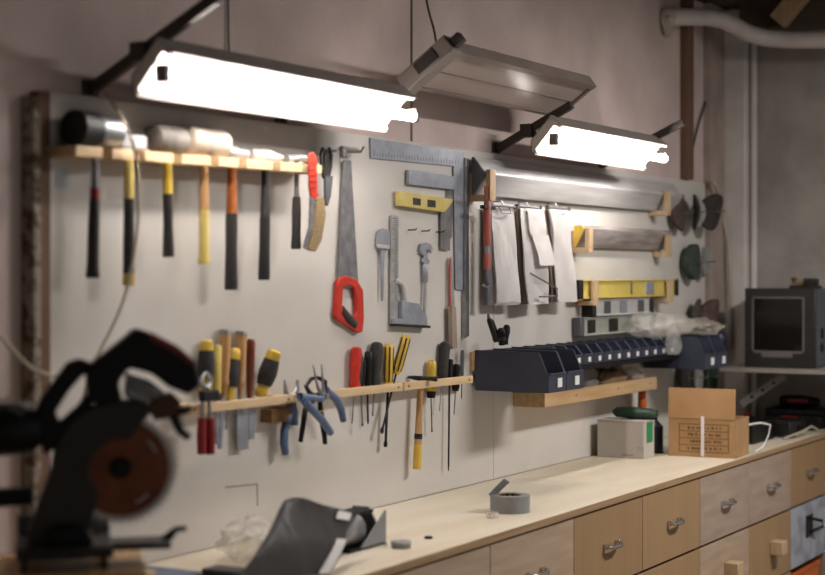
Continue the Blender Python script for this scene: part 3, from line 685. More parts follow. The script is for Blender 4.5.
level(581, 675, (280, 279.5), (299.5, 295), -.06, .028, M['yel_lev'], 'yellow spirit level on two wooden blocks', ((.70, .05, 'steel_bl'), (.5, .01, 'dsteel')), M['iron'])
zl = P(593, 300, -.06).z
for px, lb in ((594, 'small wooden block clasping the yellow level near the papers'), (669, 'small wooden block clasping the yellow level near the discs')):
    X = PX(px, -.075); t = thing('level_bracket', (X, 0, zl), lb, 'bracket', 'wooden blocks holding the yellow level')
    MB().box2((X - .025, -.085, zl - .022), (X + .025, -.0005, zl - .003)).build('base', M['blockw'], t)
    MB().box2((X - .025, -.085, zl - .0028), (X + .025, -.071, zl + .085)).build('lip', M['blockw'], t, bevel=.001)
level(594, 650, (299.5, 297.5), (316.5, 313), -.045, .04, M['alu'], 'short aluminium spirit level with dark ends', ((.22, .035, 'dsteel'), (.5, .04, 'steel_bl'), (.82, .035, 'dsteel')), M['iron'])
level(582, 652, (317, 314.5), (335, 331.5), -.035, .03, mat('level_greygreen', 'a9a99c', .45, .1), 'grey-green spirit level lying just above the bins', ((.12, .04, 'iron'), (.42, .05, 'iron'), (.78, .035, 'steel_lt')), M['dsteel'])

# ------------------------------------------------------------------ hanging papers
def sheet(mb, x0, x1, z1, z0, y1, y0, wav, seed, curl=.0):
    nx, nz = 8, 14; V = []
    for j in range(nz + 1):
        row = []
        for i in range(nx + 1):
            u, v = i/nx, j/nz
            y = y1 + (y0 - y1)*v + wav*noise.noise(Vector((u*2 + seed, v*2.2, seed))) + curl*math.sin(math.pi*v)
            row.append(mb.bm.verts.new((x0 + (x1 - x0)*u + .004*math.sin(v*4 + seed), min(y, -.002), z1 + (z0 - z1)*v)))
        V.append(row)
    fs = []
    for j in range(nz):
        for i in range(nx): fs.append(mb.bm.faces.new((V[j][i], V[j][i+1], V[j+1][i+1], V[j+1][i])))
    ext = bmesh.ops.solidify(mb.bm, geom=fs, thickness=.0016)
def papers(px, ytop, ybot, label, n, front=None, seed=1, w=.215, browns=2, out=.026):
    o = P(px, ytop, -.04); zb_ = P(px + 4, ybot, -.07).z
    t = thing('paper_bundle', (o.x, 0, o.z + .01), label, 'papers', 'paper bundles hung on clips')
    r = MB(); r.tube([(o.x - .02, -.05, o.z + .002), (o.x + w - .0, -.05, o.z + .002)], .005, 10)
    for s in (.0, 1.): r.box((o.x - .015 + (w + .01)*s, -.05, o.z + .002), (.012, .016, .016))
    r.build('clip_bar', M['dsteel'], t)
    h = MB(); xm = o.x + w*.5
    h.tube([(xm, -.0, o.z + .022), (xm, -.034, o.z + .022), (xm, -.042, o.z + .008)], .003, 8); h.tube([(xm - .045, -.045, o.z), (xm - .04, -.056, o.z - .022), (xm + .04, -.056, o.z - .022), (xm + .045, -.045, o.z)], .0028, 8)
    h.build('hanger', M['steel'], t)
    for k in range(n):
        q = MB(); yy = -.006 - (k*.011 if k < browns else browns*.011 + (k - browns)*.0035)
        dx = -.008 + (.0 if k < browns else .006) + random.uniform(-.003, .003)
        sheet(q, o.x + dx, o.x + dx + w, o.z - .004, zb_ - .010 + .006*(k % 3), yy, yy - .006 - out, .014, seed + k*.37)
        q.build('sheet', M['paper_b'] if k < browns else M['paper'], t, angle=1.2)
    if front:
        q = MB(); sheet(q, o.x + front[0], o.x + front[1], o.z - .004, o.z - front[2]*.48, -.064, -.080, .003, seed + 9); q.build('front_sheet', M['paper'], t, angle=1.2)
        q = MB(); sheet(q, o.x + front[0] + .02, o.x + front[1] + .015, o.z - front[2]*.47, o.z - front[2], -.080, -.11, .003, seed + 19); q.build('note_sheet', M['paper'], t, angle=1.2)
        q = MB(); c = Vector((o.x + w*.55, -.115, zb_ + .05)); q.tube([c + Vector((-.10, .02, .06)), c + Vector((.06, -.02, .0)), c + Vector((.06, -.02, -.03)), c + Vector((-.06, .0, -.03))], .0035, 6); q.build('wire_clip', M['dsteel'], t)
    return t
papers(490.5, 206, 303, 'wide bundle of white sheets hanging next to the red clamp', 6, seed=1.3, browns=2, w=.205)
papers(517, 207, 302, 'bundle of hanging sheets with a small note clipped over its front', 7, front=(.04, .19, .225), seed=4.1, w=.19, browns=4)
papers(546.5, 208, 300, 'bundle of white sheets hanging farthest from the red clamp', 7, seed=7.7, w=.19, browns=4)

# red bar clamp on a hook
t = thing('bar_clamp', P(486, 176, -.09), 'red bar clamp hanging beside the first paper bundle', 'clamp')
Yc = -.085
MB().plate([(485.5, 190), (489, 190.5), (488.8, 306), (484.6, 305)], Yc + .03, .012).build('bar', M['dsteel'], t)
lab(MB().rod(P(487.3, 201, Yc), P(487, 246, Yc), [(0, .010), (.05, .013), (.95, .013), (1, .011)], 12).build('grip', mat('faded_red', 'b65a4c', .5), t), 'upper red sleeve')
MB().rod(P(487, 246, Yc), P(487, 253, Yc), [(0, .011), (1, .011)], 12).build('collar', M['steel'], t)
lab(MB().rod(P(487, 253, Yc), P(487, 269, Yc), [(0, .011), (.1, .013), (1, .012)], 12).build('sleeve', mat('faded_red', 'b65a4c', .5), t), 'lower red sleeve')
q = MB(); q.tube([P(487, 269, Yc), P(487.5, 280, Yc), P(489.5, 285.5, Yc), P(487, 288, Yc), P(483, 285, Yc)], .004, 8); q.build('hook', M['steel'], t)
q = MB(); q.tube([P(485, 198, Yc), P(485, 186, Yc - .035)], .003, 8); q.tube([P(489, 198, Yc), P(489, 186, Yc - .035)], .003, 8); q.build('hanger', M['red'], t)
q = MB(); q.plate([(480, 205), (491, 206.5), (491, 210), (480, 208.5)], Yc + .01, .02); q.build('jaw', M['iron'], t, bevel=.001)

# ------------------------------------------------------------------ storage bins
BZ = 1.392                                     # top edge of all bins
def bin_proto(name, w, d, h, label, group, loc, lipk=.46, runk=.86):
    t = thing(name, loc, label, 'bin', group)
    th = .003
    b = MB()
    prof = [(0, 0), (0, h), (-d*runk, h*.97), (-d*.965, h*lipk + .004), (-d, h*lipk), (-d, .003), (-d + .003, 0)]
    for s in (-1, 1):
        xo = s*(w/2 - .0008)
        b.poly([(xo, y, z) for y, z in prof], [(xo - s*th, y, z) for y, z in prof])
        b.bar((xo - s*.002, 0.0, h), (xo - s*.002, -d*runk, h*.97), .0075, .006)
        b.bar((xo - s*.002, -d*runk, h*.97), (xo - s*.002, -d*.965, h*lipk), .0075, .006)
    iw = w/2 - .0008 - th
    for s in (-1, 1): b.bar((s*(w/2 - .0014), -.004, h*.84), (s*(w/2 - .0014), -d*runk*.97, h*.82), .0035, .007)
    b.box2((-iw, -.003, 0), (iw, 0, h)); b.box2((-iw, -d, 0), (iw, -.003, .003)); b.box2((-iw, -d, .003), (iw, -d + .003, h*lipk))
    b.box2((-iw, -d - .004, h*lipk - .004), (iw, -d + .003, h*lipk + .003))
    b.box2((-iw*1., .0, h - .018), (iw*1., .010, h - .002))
    b.build('shell', M['bin'], t, local=True, angle=.5)
    lw = w*.22; MB().box((w*.08, -d - .002, h*lipk*.5), (lw*1.15, .003, h*lipk*.5)).build('label_card', M['paper'], t, local=True)
    return t
LBX = 5.432; LW = .154
big = bin_proto('storage_bin', LW, .30, .147, 'big navy storage bin at the near end of the row, its long side exposed', 'big storage bins', (LBX + LW/2, -.013, BZ - .147))
dup(big, (LBX + LW*1.5 + .002, -.013, BZ - .147), 'big navy storage bin between the exposed end bin and the small bins')
sb0 = LBX + 2*LW + .008; SW = .1037
small = None
N = 13
for k in range(N):
    words = ['first', 'second', 'third', 'fourth', 'fifth', 'sixth', 'seventh', 'eighth', 'ninth', 'tenth', 'eleventh', 'twelfth', 'thirteenth']
    lb = 'small navy bin, %s along the row counted from the two big near bins' % words[k]
    loc = (sb0 + SW*(k + .5), -.013, BZ - .078)
    if small is None: small = bin_proto('storage_bin', SW - .0015, .16, .078, lb, 'small storage bins in the row', loc, lipk=.5, runk=.78)
    else: dup(small, loc, lb)
fx = sb0 + SW*N + .012
dup(big, (fx + LW/2, -.013, BZ - .147), 'big navy storage bin at the far end of the row, beside the last small bin')
dup(big, (fx + LW*1.5 + .002, -.013, BZ - .147), 'very last big navy storage bin, next to the board edge')
rl = MB().box2((LBX - .02, -.0115, BZ - .075), (7.75, -.0005, BZ - .004)).build('bin_rail', M['pine'], loc=(6.5, 0, BZ - .075))
tag(rl, 'flat pine batten on the board that the bins hang from', 'batten')
# small props for the row of small bins: steel under-rail
t = tag(MB().box2((sb0 + .01, -.19, BZ - .096), (fx - .01, -.0005, BZ - .081)).build('bin_shelf', M['blackp'], loc=(sb0, 0, BZ - .096)), 'thin black shelf strip under the small bins', 'shelf')

# clamp on top of the big bins
c = P(502, 343, -.14); t = thing('spring_clamp', (c.x, -.14, BZ), 'black spring clamp standing on the big near bin', 'clamp')
def cp(px, py, Y=-.14): return P(px, py, Y)
for a, b, nm in ((cp(488.5, 318), cp(496, 341), 'handle'), (cp(491, 320, -.11), cp(499, 341, -.12), 'handle')):
    MB().rod(a, b, [(0, .007), (.1, .012), (.8, .012), (1, .01)], 10, flat=((0, 1, 0), .7)).build(nm, M['blackp'], t)
for a, b in ((cp(501, 328), cp(502, 345)), (cp(507, 325, -.12), cp(505, 344, -.12))):
    MB().rod(a, b, [(0, .008), (.1, .014), (.35, .016), (.7, .012), (1, .013)], 12, flat=((1, 0, 0), .6)).build('jaw', M['blackp'], t)
MB().tube([cp(494, 339, -.10), cp(505, 339, -.16)], .008, 10).build('pivot', M['iron'], t)
MB().rod(cp(488.8, 319), cp(488.2, 313.5), [(0, .004), (.5, .006), (1, .004)], 8).build('tip', M['dsteel'], t)

# timber ledge with bags below the bins
lx0, lx1 = 5.777, 6.964
t = thing('timber_ledge', ((lx0 + lx1)/2, 0, 1.16), 'open pine ledge under the bins filled with plastic bags', 'shelf')
MB().box2((lx0, -.137, 1.161), (lx1, -.116, 1.216)).build('front_board', M['pine'], t, bevel=.0015)
MB().box2((lx0, -.1158, 1.161), (lx1, -.0005, 1.18)).build('bottom_board', M['pine'], t)
MB().box2((lx0, -.1158, 1.1802), (lx0 + .018, -.0005, 1.214)).build('end_board', M['pine'], t); MB().box2((lx1 - .018, -.1158, 1.1802), (lx1, -.0005, 1.214)).build('end_board', M['pine'], t)
q = MB()
for u in (.25, .62, .93): o = Vector((lx0 + (lx1 - lx0)*u, -.137, 1.19)); q.tube([o, o + Vector((0, -.001, 0))], .005, 10)
q.build('screws', M['darkw'], t)
def bag(name, c, d, m, seed, label, cat='bag', amp=.35, group=None, freq=3.):
    z0 = c[2] - d[2]*.9
    return tag(MB().blob(c, d, seed, amp, 4, freq).build(name, M[m], loc=(c[0], c[1], z0), angle=1.3), label, cat, group)
bag('plastic_bag', (6.05, -.065, 1.222), (.13, .042, .048), 'bag2', 2.1, 'cloudy plastic bag nearest the big bins on the timber ledge', group='bags on the timber ledge')
bag('plastic_bag', (6.33, -.07, 1.228), (.10, .042, .055), 'bag', 5.2, 'clear plastic bag in the middle of the timber ledge', group='bags on the timber ledge')
bag('paper_bag', (6.60, -.065, 1.226), (.15, .042, .052), 'bagb', 8.4, 'crumpled brown paper bag on the timber ledge', group='bags on the timber ledge')
bag('plastic_bag', (6.85, -.065, 1.222), (.075, .042, .048), 'bag2', 3.6, 'cloudy plastic bag at the ledge end beside the brown paper bag', group='bags on the timber ledge')
# bags on the bins
bag('plastic_bag', (6.93, -.13, 1.445), (.15, .085, .068), 'bag', 11.5, 'large crumpled clear plastic bag heaped over the small bins', group='bags on top of the bins', amp=.6, freq=2.4)
bag('plastic_bag', (7.0, -.20, 1.375), (.075, .028, .068), 'bag', 15.3, 'clear plastic bag drooping over the fronts of the small bins', group='bags on top of the bins', amp=.4, freq=2.4)
bag('plastic_bag', (7.22, -.10, 1.435), (.16, .085, .05), 'bag2', 21.5, 'cloudy plastic bag lying behind the drooping bag towards the far big bins', group='bags on top of the bins', amp=.5, freq=2.4)
bag('plastic_bag', (7.47, -.15, 1.425), (.13, .12, .045), 'bag2', 27.5, 'cloudy plastic bag heaped on the far big bins', group='bags on top of the bins', amp=.5, freq=2.4)
bag('blue_bag', (7.76, -.14, 1.33), (.07, .05, .06), 'navy', 31.5, 'crumpled dark blue bag hanging past the last big bin', amp=.4)

# ------------------------------------------------------------------ abrasive discs on pegs
def disc(px, py, r, m, label, tilt=0., bend=.0, th=.012, Y=-.03, group='abrasive discs on pegs', back=None, roll=0.):
    o = P(px, py, Y); t = thing('sanding_disc', o, label, 'disc', group)
    def pad(Yo, thk, rr, bendk):
        q = MB(); nr, na = 5, 28; lay = []
        for side in (0, 1):
            L = []
            for i in range(nr + 1):
                rad = rr*(.10 + .90*i/nr); ring = []
                for k in range(na):
                    a = 2*math.pi*k/na; x, z = rad*math.cos(a), rad*math.sin(a)
                    y = Yo - bendk*(x/rr)**2 - tilt*(z/rr)*.0 - side*thk
                    v = Vector((x, y, z)); v.rotate(Matrix.Rotation(tilt, 3, 'Z')); v.rotate(Matrix.Rotation(roll, 3, 'X'))
                    ring.append(q.bm.verts.new(v))
                L.append(ring)
            lay.append(L)
        for L in lay:
            for A, B in zip(L, L[1:]):
                for k in range(na): q.bm.faces.new((A[k], A[(k+1) % na], B[(k+1) % na], B[k]))
        for e in (0, nr):
            A, B = lay[0][e], lay[1][e]
            for k in range(na): q.bm.faces.new((A[k], A[(k+1) % na], B[(k+1) % na], B[k]))
        return q
    pad(0, th, r, bend).build('disc_stack', M[m], t, local=True)
    if back: pad(-th - .001, .003, r*.97, bend).build('backing_face', M[back], t, local=True)
    q = MB(); q.tube([(0, -o.y - .001, 0), (0, -.06, 0), (0, -.064, .01)], .0035, 8); q.build('peg', M['steel'], t, local=True)
    return t
disc(681, 213, .088, 'disc_b', 'brown curved disc stack hanging nearest the long straightedge bracket, top row', tilt=.12, bend=-.03, Y=-.045)
disc(693, 212, .085, 'disc', 'dark curved disc stack with pale face in the middle of the top row', tilt=.2, bend=.035, Y=-.06, back='disc_w')
disc(713, 212, .092, 'disc', 'dark disc stack tilted away over the board edge, top row', tilt=-.3, bend=-.03, Y=-.10, roll=.25)
disc(691, 262, .088, 'disc_g', 'dark green disc stack on the long pin, middle row', tilt=0, bend=-.012, th=.03, Y=-.035)
disc(703, 262, .075, 'disc_w', 'worn grey and white disc beside the dark green stack', tilt=.1, bend=.01, Y=-.04)
disc(698, 315, .08, 'disc_g', 'brown-grey fanned disc above the far big bins', tilt=.25, bend=-.02, Y=-.05, back='disc_b')
disc(714, 316, .085, 'disc', 'dark fanned disc leaning out past the board edge above the far bins', tilt=-.25, bend=-.05, Y=-.09, back='disc_b')
disc(684, 378, .085, 'disc', 'black disc hanging under the far bins nearest the timber ledge', tilt=.05, Y=-.03)
disc(696, 377, .085, 'disc', 'dark disc with pale face hanging under the far bins', tilt=.1, Y=-.035, back='disc_w')
disc(711, 377, .085, 'dgreen', 'green-faced disc hanging under the last far bin', tilt=.05, Y=-.04)

# ------------------------------------------------------------------ things on the worktop
# tape roll
c = P(510, 506, -.426); c.z = TOP
t = thing('duct_tape_roll', (c.x, c.y, TOP), 'roll of grey duct tape lying flat with its end peeled up', 'tape')
MB().ring((c.x, c.y, TOP + .0005), (0, 0, 1), .042, .066, .055, 48).build('roll', M['tape'], t, angle=.6)
MB().ring((c.x, c.y, TOP + .0004), (0, 0, 1), .038, .0419, .0555, 48).build('core', M['card'], t)
q = MB(); cr = Vector((.492, -.870, 0)); e0 = Vector((c.x, c.y, TOP + .050)) - cr*.062
V = []
for k in range(7):
    u = k/6; p = e0 + cr*(.052*u - .012*u*(1-u)) + Vector((0, 0, .046*u + .006*u*u))
    wv = Vector((.87, .49, 0))*.018 + cr*.010 - Vector((0, 0, .008)); V.append((p - wv, p + wv))
for (a, b), (a2, b2) in zip(V, V[1:]):
    q.poly([a, b, b2, a2], [p + Vector((0, 0, .0012)) for p in (a, b, b2, a2)])
q.build('loose_end', M['tape'], t, angle=1.2)
q = MB()
for k in range(9):
    a = k*.7; q.rod((c.x + .024*math.cos(a), c.y + .024*math.sin(a), TOP + .001), (c.x + .027*math.cos(a), c.y + .03*math.sin(a), TOP + .056), [(0, .004), (.8, .004), (.82, .007), (1, .007)], 8)
s = tag(q.build('screws', M['iron'], loc=(c.x, c.y, TOP)), 'handful of dark screws standing inside the tape roll', 'screws', kind='stuff')
c = P(492.5, 519, -.44); c.z = TOP
t = thing('bottle_cap', c, 'small clear plastic cap lying in front of the tape roll', 'cap'); q = MB(); q.ring((c.x, c.y, TOP + .0005), (0, 0, 1), .017, .019, .016, 24); q.build('wall', M['clearp'], t); MB().tube([(c.x, c.y, TOP + .0165), (c.x, c.y, TOP + .0185)], .019, 24).build('lid', M['clearp'], t)
c = P(401, 548, -.47); c.z = TOP
t = thing('round_tin', c, 'small grey round tin lying between the black holder and the washer', 'tin'); MB().tube([(c.x, c.y, TOP + .0005), (c.x, c.y, TOP + .013)], .029, 28).build('tin', M['tape'], t, bevel=.001); MB().tube([(c.x, c.y, TOP + .0132), (c.x, c.y, TOP + .020)], .0295, 28).build('lid', M['steel_lt'], t, bevel=.001)
c = P(428.5, 538, -.46); c.z = TOP
tag(MB().ring((c.x, c.y, TOP + .0005), (0, 0, 1), .004, .012, .006, 24).build('washer', M['black'], loc=(c.x, c.y, TOP)), 'tiny black rubber washer alone on the bare worktop', 'washer')

# silver roll in a holder
c = Vector((PX(386, -.40) - .132, -.38, TOP)); t = thing('roll_holder', c, 'silver cylinder in a black and grey holder behind the grey mailer', 'holder')
def wp(px, py, Y): return P(px, py, Y)
x_, = (c.x,)
MB().tube([(x_ - .17, -0.3500, TOP + .055), (x_ - .165, -0.3500, TOP + .055), (x_ + .03, -0.3500, TOP + .055), (x_ + .035, -0.3500, TOP + .055)], [.042, .045, .045, .042], 28).build('cylinder', M['steel'], t)
MB().box2((x_ - .06, -0.3000, TOP + .0005), (x_ + .125, -0.2900, TOP + .1)).build('back_plate', M['blackp'], t, bevel=.003)
MB().box2((x_ - .06, -0.3950, TOP + .0005), (x_ + .125, -0.3002, TOP + .009)).build('base', M['blackp'], t)
MB().box2((x_ + .04, -0.3650, TOP + .092), (x_ + .12, -0.3002, TOP + .1)).build('cover', M['blackp'], t)
q = MB(); q.poly([(x_ + .125, -0.4050, TOP + .0005), (x_ + .125, -0.2900, TOP + .0005), (x_ + .125, -0.2900, TOP + .105), (x_ + .125, -0.3450, TOP + .105)], [(x_ + .132, -0.4050, TOP + .0005), (x_ + .132, -0.2900, TOP + .0005), (x_ + .132, -0.2900, TOP + .105), (x_ + .132, -0.3450, TOP + .105)]); q.build('side_plate', M['tape'], t)
q = MB(); q.poly([(x_ - .01, -0.4050, TOP + .0095), (x_ + .1245, -0.4050, TOP + .0095), (x_ + .1245, -0.4050, TOP + .1)], [(x_ - .01, -0.3990, TOP + .0095), (x_ + .1245, -0.3990, TOP + .0095), (x_ + .1245, -0.3990, TOP + .1)]); q.build('gusset', M['tape'], t)

# dark folder under the mailer
fo = thing('flat_case', (PX(240, -.36), -.36, TOP), 'flat dark case lying on the worktop under the grey mailer', 'case')
xa, xb = PX(199, -.235), PX(300, -.50)
MB().box2((xa, -.56, TOP + .0005), (xb, -.24, TOP + .012)).build('lower_shell', M['folder'], fo, bevel=.004); MB().box2((xa, -.56, TOP + .0125), (xb, -.24, TOP + .020)).build('lid', M['folder'], fo, bevel=.004)
# mailer
q = MB()
BLc, BRc, TRc, TLc = P(236, 580, -.52), P(329, 577, -.53), P(357.5, 514, -.455), P(284, 507, -.44)
BLc.z = max(BLc.z, TOP + .022); BRc.z = TOP + .002
nx, ny = 12, 16; V = []
nrm = (BRc - BLc).cross(TLc - BLc).normalized()
if nrm.y > 0: nrm = -nrm
for j in range(ny + 1):
    row = []
    for i in range(nx + 1):
        u, v = i/nx, j/ny
        p = BLc*(1-u)*(1-v) + BRc*u*(1-v) + TRc*u*v + TLc*(1-u)*v
        p = p + Vector((0, 0, 1))*(.012*math.sin(math.pi*u)**.8*(v**2) + .004*noise.noise(Vector((u*3, v*3, 1)))) + Vector((0, 0, 1))*(.022*math.exp(-((u - .15)/.3)**2)*v**3) + nrm*(.010*math.sin(math.pi*min(1, v*1.1)))
        row.append(q.bm.verts.new(p))
    V.append(row)
fs = []
for j in range(ny):
    for i in range(nx): fs.append(q.bm.faces.new((V[j][i], V[j][i+1], V[j+1][i+1], V[j+1][i])))
surf = [[v.co.copy() for v in r] for r in V]
bmesh.ops.solidify(q.bm, geom=fs, thickness=.007)
t = thing('padded_mailer', (BLc + BRc)/2, 'shiny dark grey mailer envelope propped up with two white labels', 'envelope')
q.build('envelope', M['mailer'], t, angle=1.2)
def sticker(u0, u1, v0, v1):
    def at(u, v):
        x, y = u*nx, v*ny; i, j = min(int(x), nx-1), min(int(y), ny-1); a, b = x-i, y-j
        return surf[j][i]*(1-a)*(1-b) + surf[j][i+1]*a*(1-b) + surf[j+1][i+1]*a*b + surf[j+1][i]*(1-a)*b
    mb = MB(); n = 6; prev = None
    for k in range(n):
        va, vb = v0 + (v1-v0)*k/n, v0 + (v1-v0)*(k+1)/n
        lo = [at(u0, va), at(u1, va), at(u1, vb), at(u0, vb)]
        mb.poly([p + nrm*.0072 for p in lo], [p + nrm*.0095 for p in lo])
    return mb
lab(sticker(.84, .96, .02, .52).build('label', M['paper'], t), 'long white paper strip'); lab(sticker(.72, .9, .84, .95).build('label', M['paper'], t), 'short white label')
bag('plastic_bag', (PX(247, -.2), -.2, TOP + .052), (.085, .075, .058), 'bag3', 41.2, 'clear plastic bag slumped behind the grey mailer', amp=.4, freq=3.5)

c = Vector((PX(150, -.14), -.14, TOP)); t = thing('document_folder', c, 'blue-grey folder lying flat on the worktop between saw and mailer', 'folder')
MB().box2((c.x - .09, -.24, TOP + .0005), (c.x + .09, -.04, TOP + .004)).build('back_cover', mat('folder_blue', '5f6a80', .5), t); MB().box2((c.x - .086, -.236, TOP + .0042), (c.x + .086, -.044, TOP + .009)).build('pages', M['paper'], t); MB().box2((c.x - .09, -.24, TOP + .0092), (c.x + .09, -.04, TOP + .011)).build('front_cover', mat('folder_blue', '5f6a80', .5), t)
# white carton with green end
x0, x1 = 6.525, 6.645
t = thing('white_carton', ((x0 + x1)/2, -.165, TOP), 'white carton with a green printed corner, standing at the wall', 'box')
cy0, cy1 = -.248, -.036; CH = .155
b_ = MB().box2((x0, cy0, TOP + .0005), (x1, cy1, TOP + CH)).build('carton', M['wbox'], t, bevel=.002)
lab(MB().box2((x0 + .03, cy0 - .0008, TOP + CH*.42), (x0 + .1, cy0 - .0001, TOP + CH*.98)).build('green_print', M['green'], t), 'green printed patch')
q = MB(); q.box2((x0 - .0006, -.20, TOP + .012), (x0 - .0001, -.15, TOP + .017)); q.box2((x0 - .0006, -.25, TOP + .036), (x0 - .0001, -.22, TOP + .039)); q.box2((x0 - .0006, -.25, TOP + .046), (x0 - .0001, -.215, TOP + .049)); q.build('grey_print', M['inkg'], t)
MB().box2((x0 - .002, cy0 - .002, TOP + CH + .0002), (x1 + .001, cy1 + .002, TOP + CH + .004)).build('lid', M['wbox'], t, bevel=.001)
# green thing on top
zc = TOP + CH + .0045
t = thing('sander_pad', (6.62, -.17, zc), 'dark green oblong pad on top of the white carton', 'pad')
MB().tube([(6.63, -.07, zc + .026), (6.63, -.085, zc + .026), (6.63, -.16, zc + .026), (6.63, -.235, zc + .024), (6.63, -.265, zc + .022)], [.012, .022, .0255, .023, .012], 16, flat=((1, 0, 0), 1.6)).build('pad', M['dgreen'], t)
t = thing('grey_tin', (6.79, -.16, TOP), 'dark navy bottle standing between the white carton and the cardboard box', 'bottle')
MB().rod((6.79, -.19, TOP + .0005), (6.79, -.19, TOP + .165), [(0, .036), (.03, .04), (.7, .04), (.84, .02), (.86, .016), (1, .016)], 20).build('bottle', M['navy'], t)
t.name = 'spray_bottle'
MB().rod((6.79, -.19, TOP + .1655), (6.79, -.19, TOP + .185), [(0, .018), (1, .017)], 16).build('cap', M['blackp'], t)
t = thing('orange_handle_brush', (6.98, -.05, TOP), 'small orange tool handle standing at the wall behind the green pad', 'tool'); t.name = 'hand_brush'
MB().rod((6.98, -.06, TOP + .16), (6.98, -.06, TOP + .29), [(0, .016), (.2, .02), (.8, .018), (1, .01)], 12).build('handle', M['orange'], t)
MB().box2((6.93, -.085, TOP + .0005), (7.03, -.035, TOP + .16)).build('bristles', M['disc'], t)

# cardboard box
ang = R(5)
t = thing('cardboard_box', (6.835, -.425, TOP), 'open brown cardboard box with lid flap raised and white strap', 'box', rz=ang)
bw, bd, bh, th = .225, .295, .162, .004       # local x depth, y width
q = MB()
q.box2((-bw/2, -bd/2, .0005), (bw/2, bd/2, .005))
q.box2((-bw/2, -bd/2, .0052), (-bw/2 + th, bd/2, bh)); q.box2((bw/2 - th, -bd/2, .0052), (bw/2, bd/2, bh))
q.box2((-bw/2 + th + .0001, -bd/2, .0052), (bw/2 - th - .0001, -bd/2 + th, bh)); q.box2((-bw/2 + th + .0001, bd/2 - th, .0052), (bw/2 - th - .0001, bd/2, bh))
q.build('box_body', M['card'], t, local=True, bevel=.001)
q = MB(); rr = Matrix.Rotation(R(-6), 3, 'Y')
q.box(Vector((-bw/2 + .004, .004, bh + .066)), (th, bd - .004, .13), Matrix.Rotation(R(4), 3, 'Y')); lab(q.build('lid_flap', M['card'], t, local=True, bevel=.001), 'raised lid flap')
q = MB(); q.box2((bw/2 + .0005, -bd/2 + .004, bh - .06), (bw/2 + .004, bd/2 - .004, bh)); q.build('back_flap', M['card'], t, local=True)
MB().box2((-bw/2 + .006, -bd/2 + .006, .0055), (bw/2 - .006, bd/2 - .006, bh - .03)).build('contents', M['iron'], t, local=True)
st_ = MB(); st_.box2((-bw/2 - .003, -.008, .004), (-bw/2 - .0005, .006, bh + .012)); lab(st_.build('strap', M['paper'], t, local=True), 'white strap')
q = MB(); xx = -bw/2 - .0005
y0_, y1_, z0_, z1_ = -.112, .1, .022, .14
for z in [z0_ + (z1_ - z0_)*i/4 for i in range(5)]: q.box((xx, (y0_ + y1_)/2, z), (.0008, y1_ - y0_, .0025))
for y in (y0_, y1_): q.box((xx, y, (z0_ + z1_)/2), (.0008, .0025, z1_ - z0_))
rnd = random.Random(3)
for i in range(4):
    zc_ = z0_ + (z1_ - z0_)*(i + .5)/4; y = y1_ - .03 - rnd.random()*.02
    while y > y0_ + .035:
        L = rnd.uniform(.005, .012); q.box((xx, y - L/2, zc_ + rnd.uniform(-.002, .002)), (.0008, L*.8, rnd.uniform(.006, .011))); y -= L + rnd.choice((.001, .001, .009))
q.build('print', M['ink'], t, local=True)
# strap end lying to the side
q = MB(); q.tube([(7.0, -.578, TOP + .004), (7.1, -.583, TOP + .02), (7.2, -.575, TOP + .06), (7.26, -.565, TOP + .10), (7.26, -.52, TOP + .108), (7.22, -.47, TOP + .1)], .0045, 8, flat=((0, 1, 0), .5)); tag(q.build('packing_strap', M['paper'], loc=(7.0, -.578, TOP)), 'loose white packing strap curling up beside the cardboard box', 'strap')

# power tools at the far end
def drill(x, y, rz, label, red):
    t = thing('cordless_drill', (x, y, TOP), label, 'drill', 'power tools at the far worktop end', rz=rz)
    MB().rod((-.1, 0, .045), (.06, 0, .045), [(0, .03), (.1, .038), (.7, .04), (.9, .034), (1, .024)], 16).build('motor_body', M['blackp'], t, local=True)
    MB().rod((.06, 0, .045), (.12, 0, .045), [(0, .022), (.6, .02), (1, .01)], 14).build('chuck', M['iron'], t, local=True)
    MB().tube([(-.06, .01, .04), (-.07, .07, .036), (-.085, .13, .036)], [.024, .02, .023], 12).build('grip', M['grip'], t, local=True)
    MB().box((-.09, .16, .04), (.11, .06, .075)).build('battery', M['dred'] if red else M['iron'], t, local=True, bevel=.008)
    lab(MB().box((-.02, -.001, .0848), (.07, .03, .003)).build('badge', M['dred'], t, local=True), 'dark red badge')
    return t
drill(7.90, -.44, R(75), 'black drill lying nearest the cardboard box', False)
drill(7.98, -.225, R(12), 'black drill with dark red battery beneath the monitor', True)
t = thing('tool_case', (8.160, -.38, TOP), 'low dark case at the end wall under the monitor shelf', 'case')
MB().box2((8.100, -.56, TOP + .0005), (8.310, -.27, TOP + .075)).build('case_body', M['blackp'], t, bevel=.01); MB().box2((8.100, -.56, TOP + .0755), (8.310, -.27, TOP + .105)).build('lid', M['blackp'], t, bevel=.01)
c = (8.180, -.42, TOP + .1055)
t = thing('angle_grinder', c, 'dark grinder with red label lying on the low dark case', 'grinder')
MB().rod((8.180, -.33, TOP + .139), (8.180, -.53, TOP + .139), [(0, .02), (.1, .03), (.5, .033), (.8, .028), (1, .02)], 16).build('body', M['blackp'], t)
MB().box2((8.155, -.5, TOP + .125), (8.158, -.4, TOP + .155)).build('spacer', M['blackp'], t); lab(MB().box((8.147, -.43, TOP + .145), (.012, .1, .018)).build('badge', M['dred'], t), 'red label')
MB().rod((8.180, -.34, TOP + .119), (8.180, -.34, TOP + .11), [(0, .03), (1, .05)], 20).build('guard', M['iron'], t)
